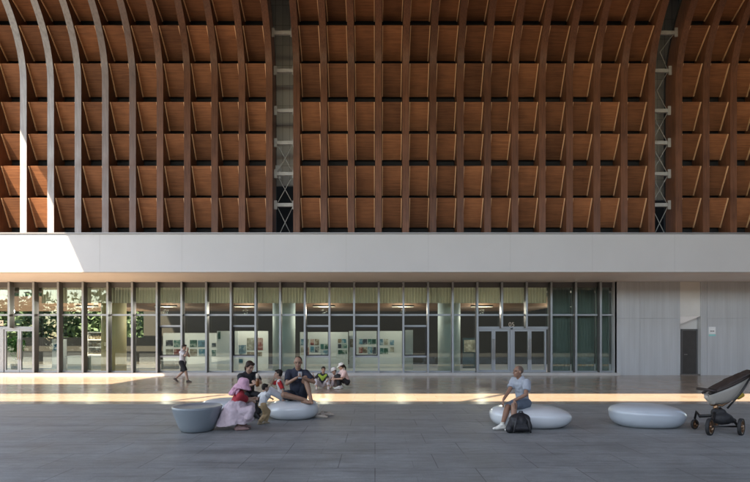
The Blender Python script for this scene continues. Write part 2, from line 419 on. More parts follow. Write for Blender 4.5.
# hall body: floor, back wall, ceiling left open to let daylight in, side walls
YBK = 33.5
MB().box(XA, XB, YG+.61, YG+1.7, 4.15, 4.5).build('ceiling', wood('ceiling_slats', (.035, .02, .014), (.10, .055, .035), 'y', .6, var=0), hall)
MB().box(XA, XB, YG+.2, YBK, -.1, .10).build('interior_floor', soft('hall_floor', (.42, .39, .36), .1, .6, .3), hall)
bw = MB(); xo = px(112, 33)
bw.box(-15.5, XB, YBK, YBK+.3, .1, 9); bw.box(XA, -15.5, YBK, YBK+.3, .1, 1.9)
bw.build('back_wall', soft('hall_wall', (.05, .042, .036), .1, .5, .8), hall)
# slats hanging below the ceiling
mb = MB()
for k in range(7): mb.box(XA, px(560, 27), YG+3.1+k*.75, YG+3.2+k*.75, 3.55, 4.1)
mb.build('ceiling_baffle', wood('baffle_wood', (.07, .04, .028), (.17, .095, .06), 'x', .55, var=0), hall)
# plinth along the foot of the glass
MB().box(XA, px(614, YG)+.1, YG-.42, YG+.2, .002, .13).build('plinth', M['plinth'], hall)
mull = [13 + 24.36*k for k in range(-2, 25)]
mull = [m_ for m_ in mull if m_ < 600] + [612.5]
ZT = pz(315, YG); ZH = pz(287.5, YG); ZD = pz(328, YG)
mc = mat('beige_curtain', (.80, .75, .60), .9)
cv = coords(mc); wv = N(mc, 'ShaderNodeTexWave'); wv.bands_direction = 'X'; wv.inputs['Scale'].default_value = 2.2; wv.inputs['Distortion'].default_value = 1.2
L(mc, cv, wv.inputs[0]); L(mc, mixc(mc, .3, (.80, .78, .68), wv.outputs[0], 'MULTIPLY'), B(mc).inputs['Base Color'])
for mm_ in (mc,):
    tl = N(mm_, 'ShaderNodeBsdfTranslucent'); tl.inputs[0].default_value = (.84, .81, .70, 1); mx = N(mm_, 'ShaderNodeMixShader'); mx.inputs[0].default_value = .5
    L(mm_, B(mm_).outputs[0], mx.inputs[1]); L(mm_, tl.outputs[0], mx.inputs[2]); L(mm_, mx.outputs[0], mm_.node_tree.nodes['Material Output'].inputs[0])
mg = soft('green_screen', (.25, .29, .27), .06, .8, .7)
def curtain(x0, x1, z0, z1, mm, parent, y=YG+.32, amp=.03):
    n = 40; v_ = []; fs = []
    for k in range(n+1):
        x = x0 + (x1-x0)*k/n; yy = y + amp*math.sin(k*1.25) + amp*.4*math.sin(k*.5)
        v_ += [(x, yy, z0), (x, yy, z1), (x, yy+.02, z1), (x, yy+.02, z0)]
    for k in range(n):
        a = 4*k; fs += [(a, a+1, a+5, a+4), (a+1, a+2, a+6, a+5), (a+2, a+3, a+7, a+6), (a+3, a, a+4, a+7)]
    fs += [(0, 3, 2, 1), (4*n, 4*n+1, 4*n+2, 4*n+3)]
    return MB().add(v_, fs, 0, False).build('curtain', mm, parent)
for i in range(len(mull)-1):
    a, b = mull[i], mull[i+1]; x0, x1 = px(a, YG), px(b, YG); cx_ = (a+b)/2
    isdoor = 475 < cx_ < 547 or -12 < cx_ < 37
    zb = ZD if isdoor else .13
    mb = MB()
    zf = zb if (isdoor and a not in (mull[0],) and not abs(a-475) < 3) else .13
    mb.box(x0-.012, x0+.042, YG-.29, YG+.06, zf, ZS, 1); mb.box(x0-.03, x0+.06, YG-.325, YG-.2905, zf, ZS)       # dark fin with a pale cap
    xl, xr = x0+.062, x1-.032
    mb.box(xl, xr, YG-.05, YG+.05, ZH, ZS, 1)                          # head band
    mb.box(xl, xr, YG-.09, YG+.05, ZT-.04, ZT+.04)
    mb.box(xl, xr, YG-.05, YG+.05, zb, zb+.07)
    opens = [159.4, 232.8, 305.3, 354, 402.3]
    op = any(abs(a-q) < 5 for q in opens)
    if op:
        z1, z2 = pz(326, YG), pz(356.5, YG)
        for z in (z1, z2): mb.box(xl, xr, YG-.09, YG+.05, z-.04, z+.04)
        t = .05
        for (p, q, r_, s_) in ((xl, xl+t, z2+.041, z1-.041), (xr-t, xr, z2+.041, z1-.041), (xl+t, xr-t, z2+.041, z2+.09), (xl+t, xr-t, z1-.09, z1-.041)):
            mb.box(p, q, YG-.07, YG+.04, r_, s_, 2)
    win = mb.build('window', [M['alu'], M['alud'], M['dark']], hall)
    MB().box(xl, xr, YG+.001, YG+.011, zb+.02, ZH+.02).build('pane', M['glass'], win)
    if 30 < cx_ < 548: curtain(x0, x1, pz(303, YG+.3), pz(286, YG+.3), mc, win)
    if cx_ > 548: curtain(x0+.04, x1-.02, .11, pz(286, YG+.3), mg, win, amp=.006)
xe = px(612.5, YG)
MB().box(xe-.03, xe+.06, YG-.30, YG+.06, .13, ZS).build('end_post', M['alu'], hall)
# doors
def door_leaf(x0, x1, hinge_left):
    z0, z1 = .135, ZD-.07; t = .085
    mb = MB(); mb.box(x0, x0+t, YG-.06, YG+.03, z0, z1); mb.box(x1-t, x1, YG-.06, YG+.03, z0, z1)
    mb.box(x0+t, x1-t, YG-.06, YG+.03, z0, z0+.12); mb.box(x0+t, x1-t, YG-.06, YG+.03, z1-.09, z1)
    d = mb.build('door', M['alu'], hall)
    MB().box(x0+t, x1-t, YG-.02, YG-.01, z0+.11, z1-.08).build('pane', M['glass'], d)
    xh = x1-.045 if hinge_left else x0+.045
    MB().tube([(xh, YG-.12, .75), (xh, YG-.12, 1.75)], .018, 8).tube([(xh, YG-.12, .85), (xh, YG-.058, .85)], .012, 6).tube([(xh, YG-.12, 1.65), (xh, YG-.058, 1.65)], .012, 6).build('handle', M['steel'], d)
def door_pair(p0, p1):
    x0, x1 = px(p0, YG), px(p1, YG); xm = (x0+x1)/2
    door_leaf(x0+.005, xm-.005, True); door_leaf(xm+.005, x1-.005, False)
door_pair(477, 509.5); door_pair(512.5, 546); door_pair(-9, 11.5) if False else None
door_pair(5, 35.5)
MB().box(px(509.6, YG), px(512.4, YG), YG-.1, YG+.06, .135, ZD-.01).build('door_post', M['alu'], hall)
MB().box(px(475, YG)+.065, px(548, YG)-.035, YG-.1, YG+.06, ZD-.065, ZD-.003).build('door_head', M['alu'], hall)
MB().box(px(-11, YG)+.065, px(37.4, YG)-.035, YG-.1, YG+.06, ZD-.065, ZD-.003).build('door_head', M['alu'], hall)
MB().box(px(1.2, YG), px(4.9, YG), YG-.1, YG+.06, .135, ZD-.07).build('door_post', M['alu'], hall)
MB().box(px(551, YG)-.02, px(551, YG)+.05, YG-.33, YG-.302, 1.5, 1.72).build('card_reader', M['dark'], hall) if False else None
# fill lamps added to brighten the hall's boards and curtains: slim hanging fittings
for k in range(7):
    xl_ = -15.5 + k*4.25
    t = thing('fill_lamp', 'slim fill lamp added to brighten the dim hall, behind the upper panes', 'lamp', (xl_, YG+2.6, 3.55), 'added fill lamps in the hall')
    MB().box(xl_-.6, xl_+.6, YG+2.55, YG+2.65, 3.50, 3.58).build('housing', M['dark'], t)
    MB().tube([(xl_-.5, YG+2.6, 3.58), (xl_-.5, YG+2.6, 4.14)], .008, 6).tube([(xl_+.5, YG+2.6, 3.58), (xl_+.5, YG+2.6, 4.14)], .008, 6).build('hanger', M['steel'], t)
    em = mat('fill_lamp_glow', (.9, .85, .75), .5); B(em).inputs['Emission Color'].default_value = (1, .9, .75, 1); B(em).inputs['Emission Strength'].default_value = .14
    MB().box(xl_-.58, xl_+.58, YG+2.56, YG+2.64, 3.485, 3.499).build('diffuser', em, t)
    la = bpy.data.lights.new('fill_light', 'POINT'); la.shadow_soft_size = .15; la.energy = 34; la.specular_factor = .15; la.color = (1, .96, .92)
    lo = bpy.data.objects.new('fill_light', la); COL.objects.link(lo); lo.parent = t; lo.location = (0, 0, -.30)
# interior columns, the left one with warm sunlight put into its yellow colour
for p, yy in ((114, 25.6), (284, 26.0), (449, 26.0)):
    MB().lathe([(.58, .1), (.58, 4.15)], (px(p, yy), yy, 0), 28).build('column', soft('column_plaster', (.55, .60, .56), .05, 1, .6) if p != 114 else soft('column_sunlit_yellow', (.62, .50, .27), .08, 1, .6), hall)
# right end wall with the door niche
YW = 24.0
def clad(p0, p1, q0, q1, name='wall'):
    return MB().box(px(p0, YW), px(p1, YW), YW, YW+.35, q0, q1).build(name, M['cladding'], hall, loc=(0, 0, 0))
zj = pz(318.3, YW)
clad(614.6, 640, .004, zj-.003); clad(614.6, 640, zj+.003, ZS-.003)
clad(640.25, 680, .004, zj-.003); clad(640.25, 680, zj+.003, ZS-.003)
clad(701, 707, .004, ZS-.003); clad(707.2, 760, .004, zj-.003); clad(707.2, 760, zj+.003, ZS-.003); clad(760.2, 880, .004, ZS-.003)
nx0, nx1 = px(680, YW), px(701, YW)
MB().box(nx0+.002, nx1-.002, YW+.06, YW+.295, pz(316.2, YW)+.003, ZS-.003).build('lintel', M['white'], hall)
YN = YW + .30
MB().box(nx0-.2, nx1+.2, YN, YN+.2, .06, ZS-.003).build('niche_wall', M['white'], hall)
MB().box(nx0-.15, nx1+.15, YW+.03, YN-.002, .004, .06).build('step', M['cap'], hall)
MB().prism([(nx0-.1, YW+.062, pz(316.2, YW)), (nx1-.01, YW+.062, pz(316.2, YW)), (nx0-.1, YW+.062, pz(325.5, YW))], (0, YN-YW-.064, 0)).build('sloped_soffit', M['soffit'], hall)
d0, d1, dz = px(682, YN), px(695.5, YN), pz(330.5, YN)
MB().box(d0, d1, YN-.04, YN-.004, .064, dz).build('door', soft('door_brown', (.05, .045, .042), .15, 3, .5), hall)
dn = [o for o in hall.children if o.name.startswith('door')][-1]
MB().tube([(d0+.08, YN-.09, 1.0), (d0+.08, YN-.042, 1.0)], .012, 8).tube([(d0+.08, YN-.09, 1.0), (d0+.20, YN-.09, 1.0)], .012, 8).build('handle', M['steel'], dn)
MB().box(d0-.07, d0-.003, YN-.06, YN-.003, .064, dz+.07).box(d1+.003, d1+.07, YN-.06, YN-.003, .064, dz+.07).box(d0-.002, d1+.002, YN-.06, YN-.003, dz+.003, dz+.07).build('door_frame', M['alud'], hall)


# small wall sign, white with a pale cyan foot and tiny dark lettering
xs, zs = px(712, YW), pz(331.5, YW)
sg = thing('wall_sign', 'small white sign with cyan foot on the grey wall beside the door niche', 'sign', (xs, YW, zs))
MB().box(xs-.16, xs+.16, YW-.03, YW-.002, zs-.13, zs+.22).build('plate', mat('sign_white', (.85, .86, .87), .4), sg, bevel=.012)
MB().box(xs-.16, xs+.16, YW-.03, YW-.002, zs-.22, zs-.133).build('foot', mat('sign_cyan', (.30, .68, .66), .4), sg, bevel=.01)
mb = MB()
for k in range(4): mb.box(xs-.10+k*.05, xs-.065+k*.05, YW-.0325, YW-.0305, zs-.005, zs+.04)
mb.build('lettering', M['dark'], sg)
def number_mesh(o):
    bpy.context.view_layer.update(); me = bpy.data.meshes.new_from_object(o.evaluated_get(bpy.context.evaluated_depsgraph_get()))
    n = bpy.data.objects.new('door_number', me); COL.objects.link(n); n.matrix_world = o.matrix_world.copy()
    bpy.data.objects.remove(o); n.name = 'door_number'; return n
# small cream notice with an arrow over the left doors, number on the glass over the right doors
xs, zs = px(1.5, YG), pz(323.3, YG)
nt_ = thing('arrow_sign', 'small cream arrow sign on the glass above the far left doors', 'sign', (xs, YG-.05, zs))
MB().box(xs-.13, xs+.13, YG-.06, YG-.045, zs-.12, zs+.14).build('plate', mat('sign_cream', (.82, .74, .58), .5), nt_)
MB().tube([(xs-.07, YG-.064, zs-.06), (xs+.06, YG-.064, zs+.06)], .012, 6).tube([(xs-.01, YG-.064, zs+.06), (xs+.06, YG-.064, zs+.06), (xs+.06, YG-.064, zs-.01)], .012, 6).build('arrow', M['dark'], nt_)
fc = bpy.data.curves.new('door_number', 'FONT'); fc.body = '05'; fc.size = .30; fc.extrude = .003; fc.align_x = 'CENTER'
fo = bpy.data.objects.new('door_number', fc); COL.objects.link(fo); fo.location = (px(511.5, YG), YG-.012, pz(326.5, YG)); fo.rotation_euler = (math.radians(90), 0, 0)
fc.materials.append(mat('number_vinyl', (.62, .52, .42), .5)); fo = number_mesh(fo); tag(fo, 'pale number lettering on the glass above the right double doors', 'sign')

# ------------------------------------------------------------------ inside the hall: display boards, counter, plant
def pic_mat(k):
    r = random.Random(k); h = [(.05,.20,.28),(.02,.10,.07),(.25,.05,.04),(.04,.05,.07),(.10,.22,.30),(.18,.13,.08),(.03,.14,.12),(.30,.28,.22)][k % 8]
    h = tuple(.75*q + .06*(h[0]+h[1]+h[2])/3 for q in h); m = mat('printed_picture', h, .4); v = coords(m, (3, 3, 3), loc=(k*1.7, k*.6, 0)); n = noise(m, v, 1.3, 3)
    L(m, ramp(m, n, [(.30, tuple(q*.4 for q in h)), (.5, h), (.62, (.5*h[0]+.25, .5*h[1]+.25, .5*h[2]+.22)), (.75, h)]), B(m).inputs['Base Color']); return m
PM = [pic_mat(k) for k in range(8)]
board_m = soft('board_white', (.62, .62, .60), .05, .8, .6)
def board(p0, p1, q1, Y, label, pics, q0=None, m_=None):
    x0, x1 = px(p0, Y), px(p1, Y); z1 = pz(q1, Y)
    t = thing('display_board', label, 'display board', ((x0+x1)/2, Y, .1), 'display boards in the hall')
    MB().box(x0, x1, Y, Y+.12, .1, z1).build('panel', m_ or board_m, t)
    for k, (a, b, c_, d) in enumerate(pics):
        MB().box(px(a, Y), px(b, Y), Y-.025, Y-.001, pz(d, Y), pz(c_, Y)).build('picture', PM[(k*3+int(p0)) % 8], t)
board(163, 218, 333, 29.0, 'white display board behind the walking boy with two rows of small pictures',
      [(166,173,340,346),(174,182,340,347),(190,197,340,347),(198,207,340,347),(166,173,349,355),(174,182,349,356),(190,197,349,356),(199,207,349,356),(212,216,343,347),(212,216,350,356)])
board(217, 238, 331, 27.2, 'plain white display board with a small red flag mark, left of the colourful posters', [(218, 220.5, 331.5, 339)])
board(236, 268, 331, 28.2, 'white display board with blue, green and red posters behind the woman in black',
      [(238,246,345,354),(247,256,338,350),(257,263,338,350),(247,262,352,356),(239,243,359,363)])
gb = soft('board_grey', (.40, .42, .415), .06, .8, .6)
board(300, 348, 332, 28.2, 'grey display board with a block of dark pictures behind the crouching group',
      [(301,305,339,345),(306,309,339,345),(310.5,314,339,345),(315,319,339,345),(310.5,314,346.5,352),(315,319,346.5,352),(320.5,324,344,349),(324.6,328,344,349),(320.5,328,350.3,355),(301,305,347,355),(306,309,347,355),(338,341.5,339,343),(342,346,339,343),(338,341.5,344,348),(342,347,344,348),(338,347,350,354)], m_=gb)
board(349, 402, 331, 28.6, 'long grey display board with rows of small pictures in the middle of the hall',
      [(350,354,339,347),(359,362.5,339,344),(363,367,339,344),(368,371.5,339,344),(372,376,339,344),(379,383,339,345),(384,388,339,345),(359,362.5,347,353),(363,367,347,353),(368,372,347,354),(372.6,376,347,354),(380,383.5,348,354),(384,388,348,354),(390,394,340,345),(390,394,347,352)], m_=gb)
board(404, 413, 330, 27.0, 'narrow blank grey display board left of the middle column', [], m_=gb)
board(463, 479, 338, 28.5, 'dark blue screen panel standing behind the right double doors', [(464, 478, 340, 352)], m_=mat('board_dark', (.03, .05, .06), .3))
def counter(p0, p1, q, Y, label, col):
    x0, x1 = px(p0, Y), px(p1, Y); z = pz(q, Y)
    t = thing('counter', label, 'counter', ((x0+x1)/2, Y, .1), 'counters in the hall')
    MB().box(x0+.06, x1-.06, Y, Y+.6, .1, z-.06).build('body', soft('counter_body', col, .1, 1, .5), t)
    MB().box(x0, x1, Y-.06, Y+.66, z-.06, z).build('worktop', M['white'], t)
counter(66, 84, 356, 26.6, 'pale counter with a white top in the hall, nearer the left doors', (.35, .38, .36))
counter(88, 106, 356, 26.9, 'pale counter with a white top in the hall, next to the column coloured sunlit yellow', (.38, .36, .30))
counter(160, 176, 360, 27.2, 'low white table beside the boards behind the walking boy', (.25, .24, .22))
# shelves far left
t = thing('bookshelf', 'low white shelf of dark goods behind the counters at the left', 'shelf', (px(97, 30), 30, .1))
mb = MB(); x0, x1 = px(88, 30), px(108, 30)
for z in (.8, 1.25, 1.7, 2.15): mb.box(x0, x1, 30, 30.4, z, z+.05)
mb.box(x0-.05, x0-.002, 30, 30.4, .1, 2.2); mb.box(x1+.002, x1+.05, 30, 30.4, .1, 2.2); mb.box(x0, x1, 30.41, 30.46, .1, 2.2); mb.build('case', M['white'], t)
for z in (.851, 1.301, 1.751):
    mb = MB(); x = x0+.04
    while x < x1-.1: w_ = random.uniform(.05, .16); mb.box(x, x+w_, 30.05, 30.3, z, z+random.uniform(.15, .33)); x += w_+.02
    mb.build('goods', PM[5], t)
# turnstile-like cabinet by the left doors
t = thing('cabinet', 'tall pale cabinet with a blue screen behind the glass right of the left doors', 'cabinet', (px(56, 27), 27, .1))
MB().box(px(52, 27), px(61, 27), 27, 27.5, .1, 1.75).build('body', soft('cabinet_grey', (.5, .52, .52), .05, 1, .4), t)
MB().box(px(53.5, 27), px(59.5, 27), 26.975, 26.998, 1.15, 1.5).build('screen', mat('screen_blue', (.05, .16, .28), .2), t)
# potted plant inside the left doors
xp, yp = px(15.5, 25.6), 25.6
t = thing('potted_plant', 'bushy green plant in a dark pot just inside the left glass doors', 'plant', (xp, yp, .1))
MB().lathe([(.0, .1), (.17, .1), (.22, .5), (.19, .5), (.0, .44)], (xp, yp, 0), 20).build('pot', M['dark'], t)
mb = MB()
for k in range(6): mb.tube([(xp, yp, .45), (xp+random.uniform(-.08, .08), yp+random.uniform(-.08, .08), 1.3)], .015, 5)
mb.build('stem', M['bark'], t)
def leaves(mb, c, r, n, size, rn):
    for _ in range(n):
        while True:
            d = V((rn.uniform(-1, 1), rn.uniform(-1, 1), rn.uniform(-1, 1)))
            if d.length < 1: break
        p = V(c) + V((d.x*r[0], d.y*r[1], d.z*r[2])); u = V((rn.uniform(-1, 1), rn.uniform(-1, 1), rn.uniform(-1, 1))).normalized(); w = u.orthogonal().normalized()
        s = size*rn.uniform(.6, 1.3); mb.add([p-u*s, p+w*s*.45, p+u*s, p-w*s*.45], [(0, 1, 2, 3)])
mb = MB(); rn = random.Random(3); leaves(mb, (xp, yp, 1.45), (.42, .42, .42), 420, .09, rn); leaves(mb, (xp, yp, 1.0), (.22, .22, .3), 90, .08, rn)
mb.build('foliage', soft('plant_leaf', (.07, .20, .04), .5, 3, .5), t)

# woods: one behind the hall on the left, one across the street behind the camera (both seen through or in the glass)
def wood_mass(name, spots, leaf, rn, lo=.3, nc=14):
    mb = MB()
    for (x, y, h, r) in spots:
        mb.tube([(x, y, 0), (x+rn.uniform(-.3, .3), y, h*.5)], [.28, .16], 7, mi=1)
        for _ in range(nc):
            a = rn.uniform(0, math.tau); d = rn.uniform(.2, .8)*r; leaves(mb, (x+d*math.cos(a), y+d*math.sin(a), h*rn.uniform(lo, .95)), (r*.45, r*.45, r*.35), int(55*(.34/leaf)**.9), leaf, rn)
    return tag(mb.build(name, [M['leaf'], M['bark']]), kind='stuff')
rn = random.Random(11)
wood_mass('woodland', [(x, rn.uniform(40, 46), rn.uniform(6, 9), 3.4) for x in range(-48, -8, 3)] + [(x+1.5, rn.uniform(49, 54), rn.uniform(9, 12), 4.4) for x in range(-60, -8, 3)], .26, rn, .04, 50)
wood_mass('street_trees', [(x, rn.uniform(-44, -32), rn.uniform(7, 11), 4.6) for x in range(-112, -40, 3)], .55, rn, .10, 18)
# unseen dark building added across the plaza to darken the middle and right glass
sheet('plaza', -60, 60, -60, -2.504, .004, soft('asphalt', (.036, .036, .038), .15, .5, .85))
t = thing('added_plaza_building', 'unseen dark long building, added across the plaza to darken the middle and right glass', 'building', (13, -26, 0))
MB().box(-40, 66, -40, -26, 0, 10).build('wall', soft('dark_facade', (.06, .06, .062), .15, .4, .6), t)
t = thing('right_light_block', 'unseen dark block added at the far right to cut the light from that side', 'building', (34, 0, 0))  # unseen block, added to dim the light towards the right end
MB().box(34, 44, -24, 23.8, 0, 16.3).build('wall', soft('light_block_facade', (.10, .10, .10), .15, .4, .6), t)
# ------------------------------------------------------------------ stone-like seats on the plaza
M['seat'] = m = mat('seat_shell', (.47, .52, .56), .28, coat=.5, coat_r=.12)
v = coords(m); n = noise(m, v, 2.5, 4)
L(m, ramp(m, n, [(.3, (.45, .495, .535)), (.7, (.475, .52, .56))]), B(m).inputs['Base Color'])
M['seat_w'] = m = mat('seat_shell_white', (.60, .63, .65), .25, coat=.5, coat_r=.1)
L(m, ramp(m, noise(m, coords(m), 2.5, 4), [(.3, (.58, .61, .63)), (.7, (.605, .635, .655))]), B(m).inputs['Base Color'])
M['tub'] = m = mat('tub_shell', (.25, .30, .33), .3, coat=.4, coat_r=.12)
L(m, ramp(m, noise(m, coords(m), 2.5, 4), [(.3, (.215, .25, .275)), (.7, (.235, .27, .295))]), B(m).inputs['Base Color'])
def pebble(label, c, a, b, h, m, rot=0, eq=.52, crease=0, shift=(0, 0), tilt=0, ex=2.2):
    """sea-worn pebble: own fullness above and below its widest line, the top pushed sideways by shift"""
    t = thing('pebble_seat', label, 'seat', (c[0], c[1], 0), 'pebble shaped seats on the plaza')
    nu, nv = 72, 30; rings = []; cr, sr = math.cos(rot), math.sin(rot)
    for k in range(1, nv):
        th = math.pi*k/nv; cz = -math.cos(th); sn = math.sin(th)
        if cz < 0: z = h*eq*(1 - 1.14*abs(cz)**.9); r = sn**.52
        else: z = h*eq + h*(1-eq)*abs(cz)**.92; r = sn**.62
        ring = []
        for i in range(nu):
            f = i*math.tau/nu; ca, sa = math.cos(f), math.sin(f)
            q = (abs(ca)**ex + abs(sa)**ex)**(-1/ex)
            x = a*r*q*ca; y = b*r*q*sa
            if crease:                                   # the right end draws out to an edge
                e = max(0, ca)**2 * r; x *= 1 + crease*e*(1-abs(cz))*.6
            x += shift[0]*max(0, cz); y += shift[1]*max(0, cz)
            zz = z + tilt*x*(z/h)
            ring.append((c[0]+x*cr-y*sr, c[1]+x*sr+y*cr, max(.004, zz)))
        rings.append(ring)
    MB().sweep(rings).build('shell', m, t)
    return t
S2 = pebble('white pebble seat under the man in navy and the boy with red sleeves', (-1.76, 10.75), .555, .50, .40, M['seat_w'], tilt=.05, eq=.5)
S3 = pebble('long white pebble seat with a pointed end under the old man', (3.0, 9.72), .755, .52, .41, M['seat_w'], rot=-.12, eq=.50, crease=.05, shift=(-.06, 0), ex=2.5)
S4 = pebble('empty blue grey pebble seat beside the pushchair', (5.28, 9.72), .675, .48, .43, M['seat'], rot=-.10, eq=.56, shift=(-.08, 0), ex=2.5)
S1 = pebble('pale blue pebble seat behind the tub, under the woman in black', (-3.15, 11.05), .72, .5, .39, M['seat'], rot=.1)
t = thing('tub_seat', 'slate blue tub shaped seat with a dished top at the left of the group', 'seat', (-3.27, 9.2, 0))
mb = MB(); mb.lathe([(.0, .006), (.26, .006), (.295, .03), (.335, .12), (.38, .24), (.415, .34), (.436, .42), (.440, .447), (.432, .462), (.41, .462), (.385, .447), (.30, .425), (.15, .413), (.0, .41)], (-3.27, 9.2, 0), 56, sy=1.06)
mb.build('shell', M['tub'], t)

# ------------------------------------------------------------------ people
def ik(a, c, l1, l2, pole):
    a, c = V(a), V(c); d = c - a; D = d.length
    if D > (l1+l2)*.995: c = a + d*((l1+l2)*.995/D); d = c - a; D = d.length
    if D < abs(l1-l2)+.02: D = abs(l1-l2)+.02
    x = (l1*l1 - l2*l2 + D*D)/(2*D); hgt = math.sqrt(max(0, l1*l1-x*x)); t = d.normalized()
    p = V(pole); p = (p - t*p.dot(t)).normalized()
    return a + t*x + p*hgt, c
def hand(mb, w, d, nrm, thumb, k, curl=.5):
    """palm, four jointed fingers of different length and a thumb from the side of the palm; d along the hand, nrm out of the palm"""
    d = V(d).normalized(); nrm = (V(nrm) - d*V(nrm).dot(d)).normalized(); s = d.cross(nrm)*thumb
    mb.limb(w, .025*k, w + d*.075*k, .040*k, side=s, flat=.45)
    for i, (off, ln) in enumerate(((.030, .072), (.010, .080), (-.010, .075), (-.029, .060))):
        p = w + d*.080*k + s*off*k; dd = d.copy(); r = .0095*k
        for j, fr in enumerate((.45, .32, .23)):
            dd = (dd*math.cos(curl*.8) + nrm*math.sin(curl*.8)).normalized() if (dd.dot(nrm) < .95) else dd
            q = p + dd*ln*fr*k; mb.limb(p, r, q, r*.92, n=8); p = q; r *= .92
    p = w + d*.025*k + s*.030*k; q = p + (d*.6 + s*.7 + nrm*.3).normalized()*.045*k; mb.limb(p, .013*k, q, .011*k, n=8)
    mb.limb(q, .011*k, q + (d*.9 + nrm*.35).normalized()*.032*k, .009*k, n=8)
SKINM = {}
def skin(c):
    if c not in SKINM:
        m = soft('skin', c, .10, 9, .5); B(m).inputs['Subsurface Weight'].default_value = .08; B(m).inputs['Subsurface Radius'].default_value = (.012, .005, .003); SKINM[c] = m
    return SKINM[c]
def cloth(c, rough=.85):
    m = soft('cloth', c, .14, 5, rough); bump(m, noise(m, coords(m), 420, 2), .12, .002); return m
HAIR = soft('hair', (.016, .011, .009), .3, 40, .6); B(HAIR).inputs['Specular IOR Level'].default_value = .25; EYEW = mat('eye_white', (.6, .58, .55), .3); EYED = mat('eye_dark', (.012, .009, .008), .2)
LIP = mat('lips', (.30, .11, .09), .5)
def person(label, P, fwd, H, C, head, gaze, wr, wpole, an, apole, sk, clothes, hair=('short', HAIR), hs=None, lat_s=None, toes=None, fat=1.0, vox=.0065,
           hands=None, curl=(.55, .55), shoes=None, foot_r=1.0):
    """wr, an, poles: (right, left). C: centre between the shoulders."""
    k = H/1.7; hs = hs or k; P, C, head = V(P), V(C), V(head); fwd = V(fwd); fwd.z = 0; fwd.normalize(); Z = V((0, 0, 1)); lat = Z.cross(fwd)
    ls = V(lat_s).normalized() if lat_s else lat
    sd = (C-P).normalized(); ls = (ls - sd*ls.dot(sd)).normalized(); tf = ls.cross(sd)              # torso front
    Lr = {'ua': .285*k, 'fa': .25*k, 'th': .425*k, 'sh': .41*k}
    hip = [P - lat*.088*k, P + lat*.088*k]; sh = [C - ls*.172*k - sd*.02*k, C + ls*.172*k - sd*.02*k]
    el, wrs, kn, ank = [], [], [], []
    for i in (0, 1):
        e, w_ = ik(sh[i], wr[i], Lr['ua'], Lr['fa'], wpole[i]); el.append(e); wrs.append(w_)
        e, a_ = ik(hip[i], an[i], Lr['th'], Lr['sh'], apole[i]); kn.append(e); ank.append(a_)
    toes = toes or (fwd, fwd)
    toes = [V(t_).normalized() for t_ in toes]
    root = thing('person', label, 'person', (P.x, P.y, 0))
    mid = P.lerp(C, .45) - tf*.01*k
    def torso(mb, inf=0, low=0., open_=False, top=0.):
        f_ = fat; mb.limb(P - sd*low, (.135*k+inf)*f_**.5, mid, (.128*k+inf)*f_, side=ls, flat=.74*f_**.3, c0=not open_)
        mb.limb(mid, (.128*k+inf)*f_, C - sd*.09*k, .150*k+inf, side=ls, flat=.70)
        mb.limb(C - sd*.09*k, .150*k+inf, C - sd*.02*k, .115*k+inf, side=ls, flat=.62)
        mb.limb(sh[0], .056*k+inf, sh[1], .056*k+inf)
        if fat > 1: mb.ell(mid + tf*.035*k - sd*.02, [ls*.13*k, tf*(.11*k+inf), sd*.14*k])
    def leg(mb, i, inf=0, f=2.0, c1=True, f0=0.):
        a, b, c_ = hip[i], kn[i], ank[i]
        if f <= 1: mb.limb(a, .088*k+inf, a.lerp(b, f), (.088-.028*f)*k+inf, c1=c1); return
        mb.limb(a, .088*k+inf, b, .060*k+inf)
        g = min(1, f-1); m1 = b.lerp(c_, min(.32, g))
        mb.limb(b, .058*k+inf, m1, .058*k+inf)
        if g > .32: mb.limb(m1, .058*k+inf, b.lerp(c_, g), (.058-.021*(g-.32)/.68)*k+inf, c1=c1)
    def foot(mb, i, inf=0):
        a = ank[i]; t = toes[i]; dn = (Z*-1); s_ = t.cross(Z)
        if s_.length < .1: s_ = lat
        s_.normalize(); up = s_.cross(t); hl = a - up*.045*k - t*.035*k; bl = a - up*.052*k + t*.11*k*foot_r; tp = a - up*.058*k + t*.17*k*foot_r
        mb.limb(a, .036*k+inf, hl, .034*k+inf); mb.limb(hl, .034*k+inf, bl, .036*k+inf, side=s_, flat=.8); mb.limb(a + t*.02*k, .034*k+inf, bl, .034*k+inf, side=s_, flat=.8); mb.limb(bl, .040*k+inf, tp, .028*k+inf, side=s_, flat=.62)
    def arm(mb, i, inf=0, f=2.0, c1=True):
        a, b, c_ = sh[i], el[i], wrs[i]
        if f <= 1: mb.limb(a, .052*k+inf, a.lerp(b, f), (.050-.010*f)*k+inf, c1=c1); return
        mb.limb(a, .050*k+inf, b, .039*k+inf); g = f-1; mb.limb(b, .039*k+inf, b.lerp(c_, g), (.040-.013*g)*k+inf, c1=c1)
    # head frame
    gz = V(gaze).normalized(); hl_ = Z.cross(gz).normalized(); hu = gz.cross(hl_)
    def hp(f_, l_, u_): return head + (gz*f_ + hl_*l_ + hu*u_)*hs
    mb = MB(); torso(mb); 
    for i in (0, 1): leg(mb, i); foot(mb, i); arm(mb, i)
    mb.limb(hip[0], .09*k, hip[1], .09*k)
    mb.limb(C - sd*.02*k, .062*k, hp(-.012, 0, -.06), .056*hs)
    mb.ell(hp(-.012, 0, .032), [gz*.097*hs, hl_*.077*hs, hu*.088*hs]); mb.ell(hp(.022, 0, -.03), [gz*.068*hs, hl_*.062*hs, hu*.080*hs])
    mb.ell(hp(.062, 0, -.088), [gz*.026*hs, hl_*.030*hs, hu*.022*hs]); mb.limb(hp(.088, 0, .012), .010*hs, hp(.106, 0, -.022), .015*hs, n=10)
    mb.ell(hp(.078, 0, .028), [gz*.018*hs, hl_*.05*hs, hu*.012*hs])
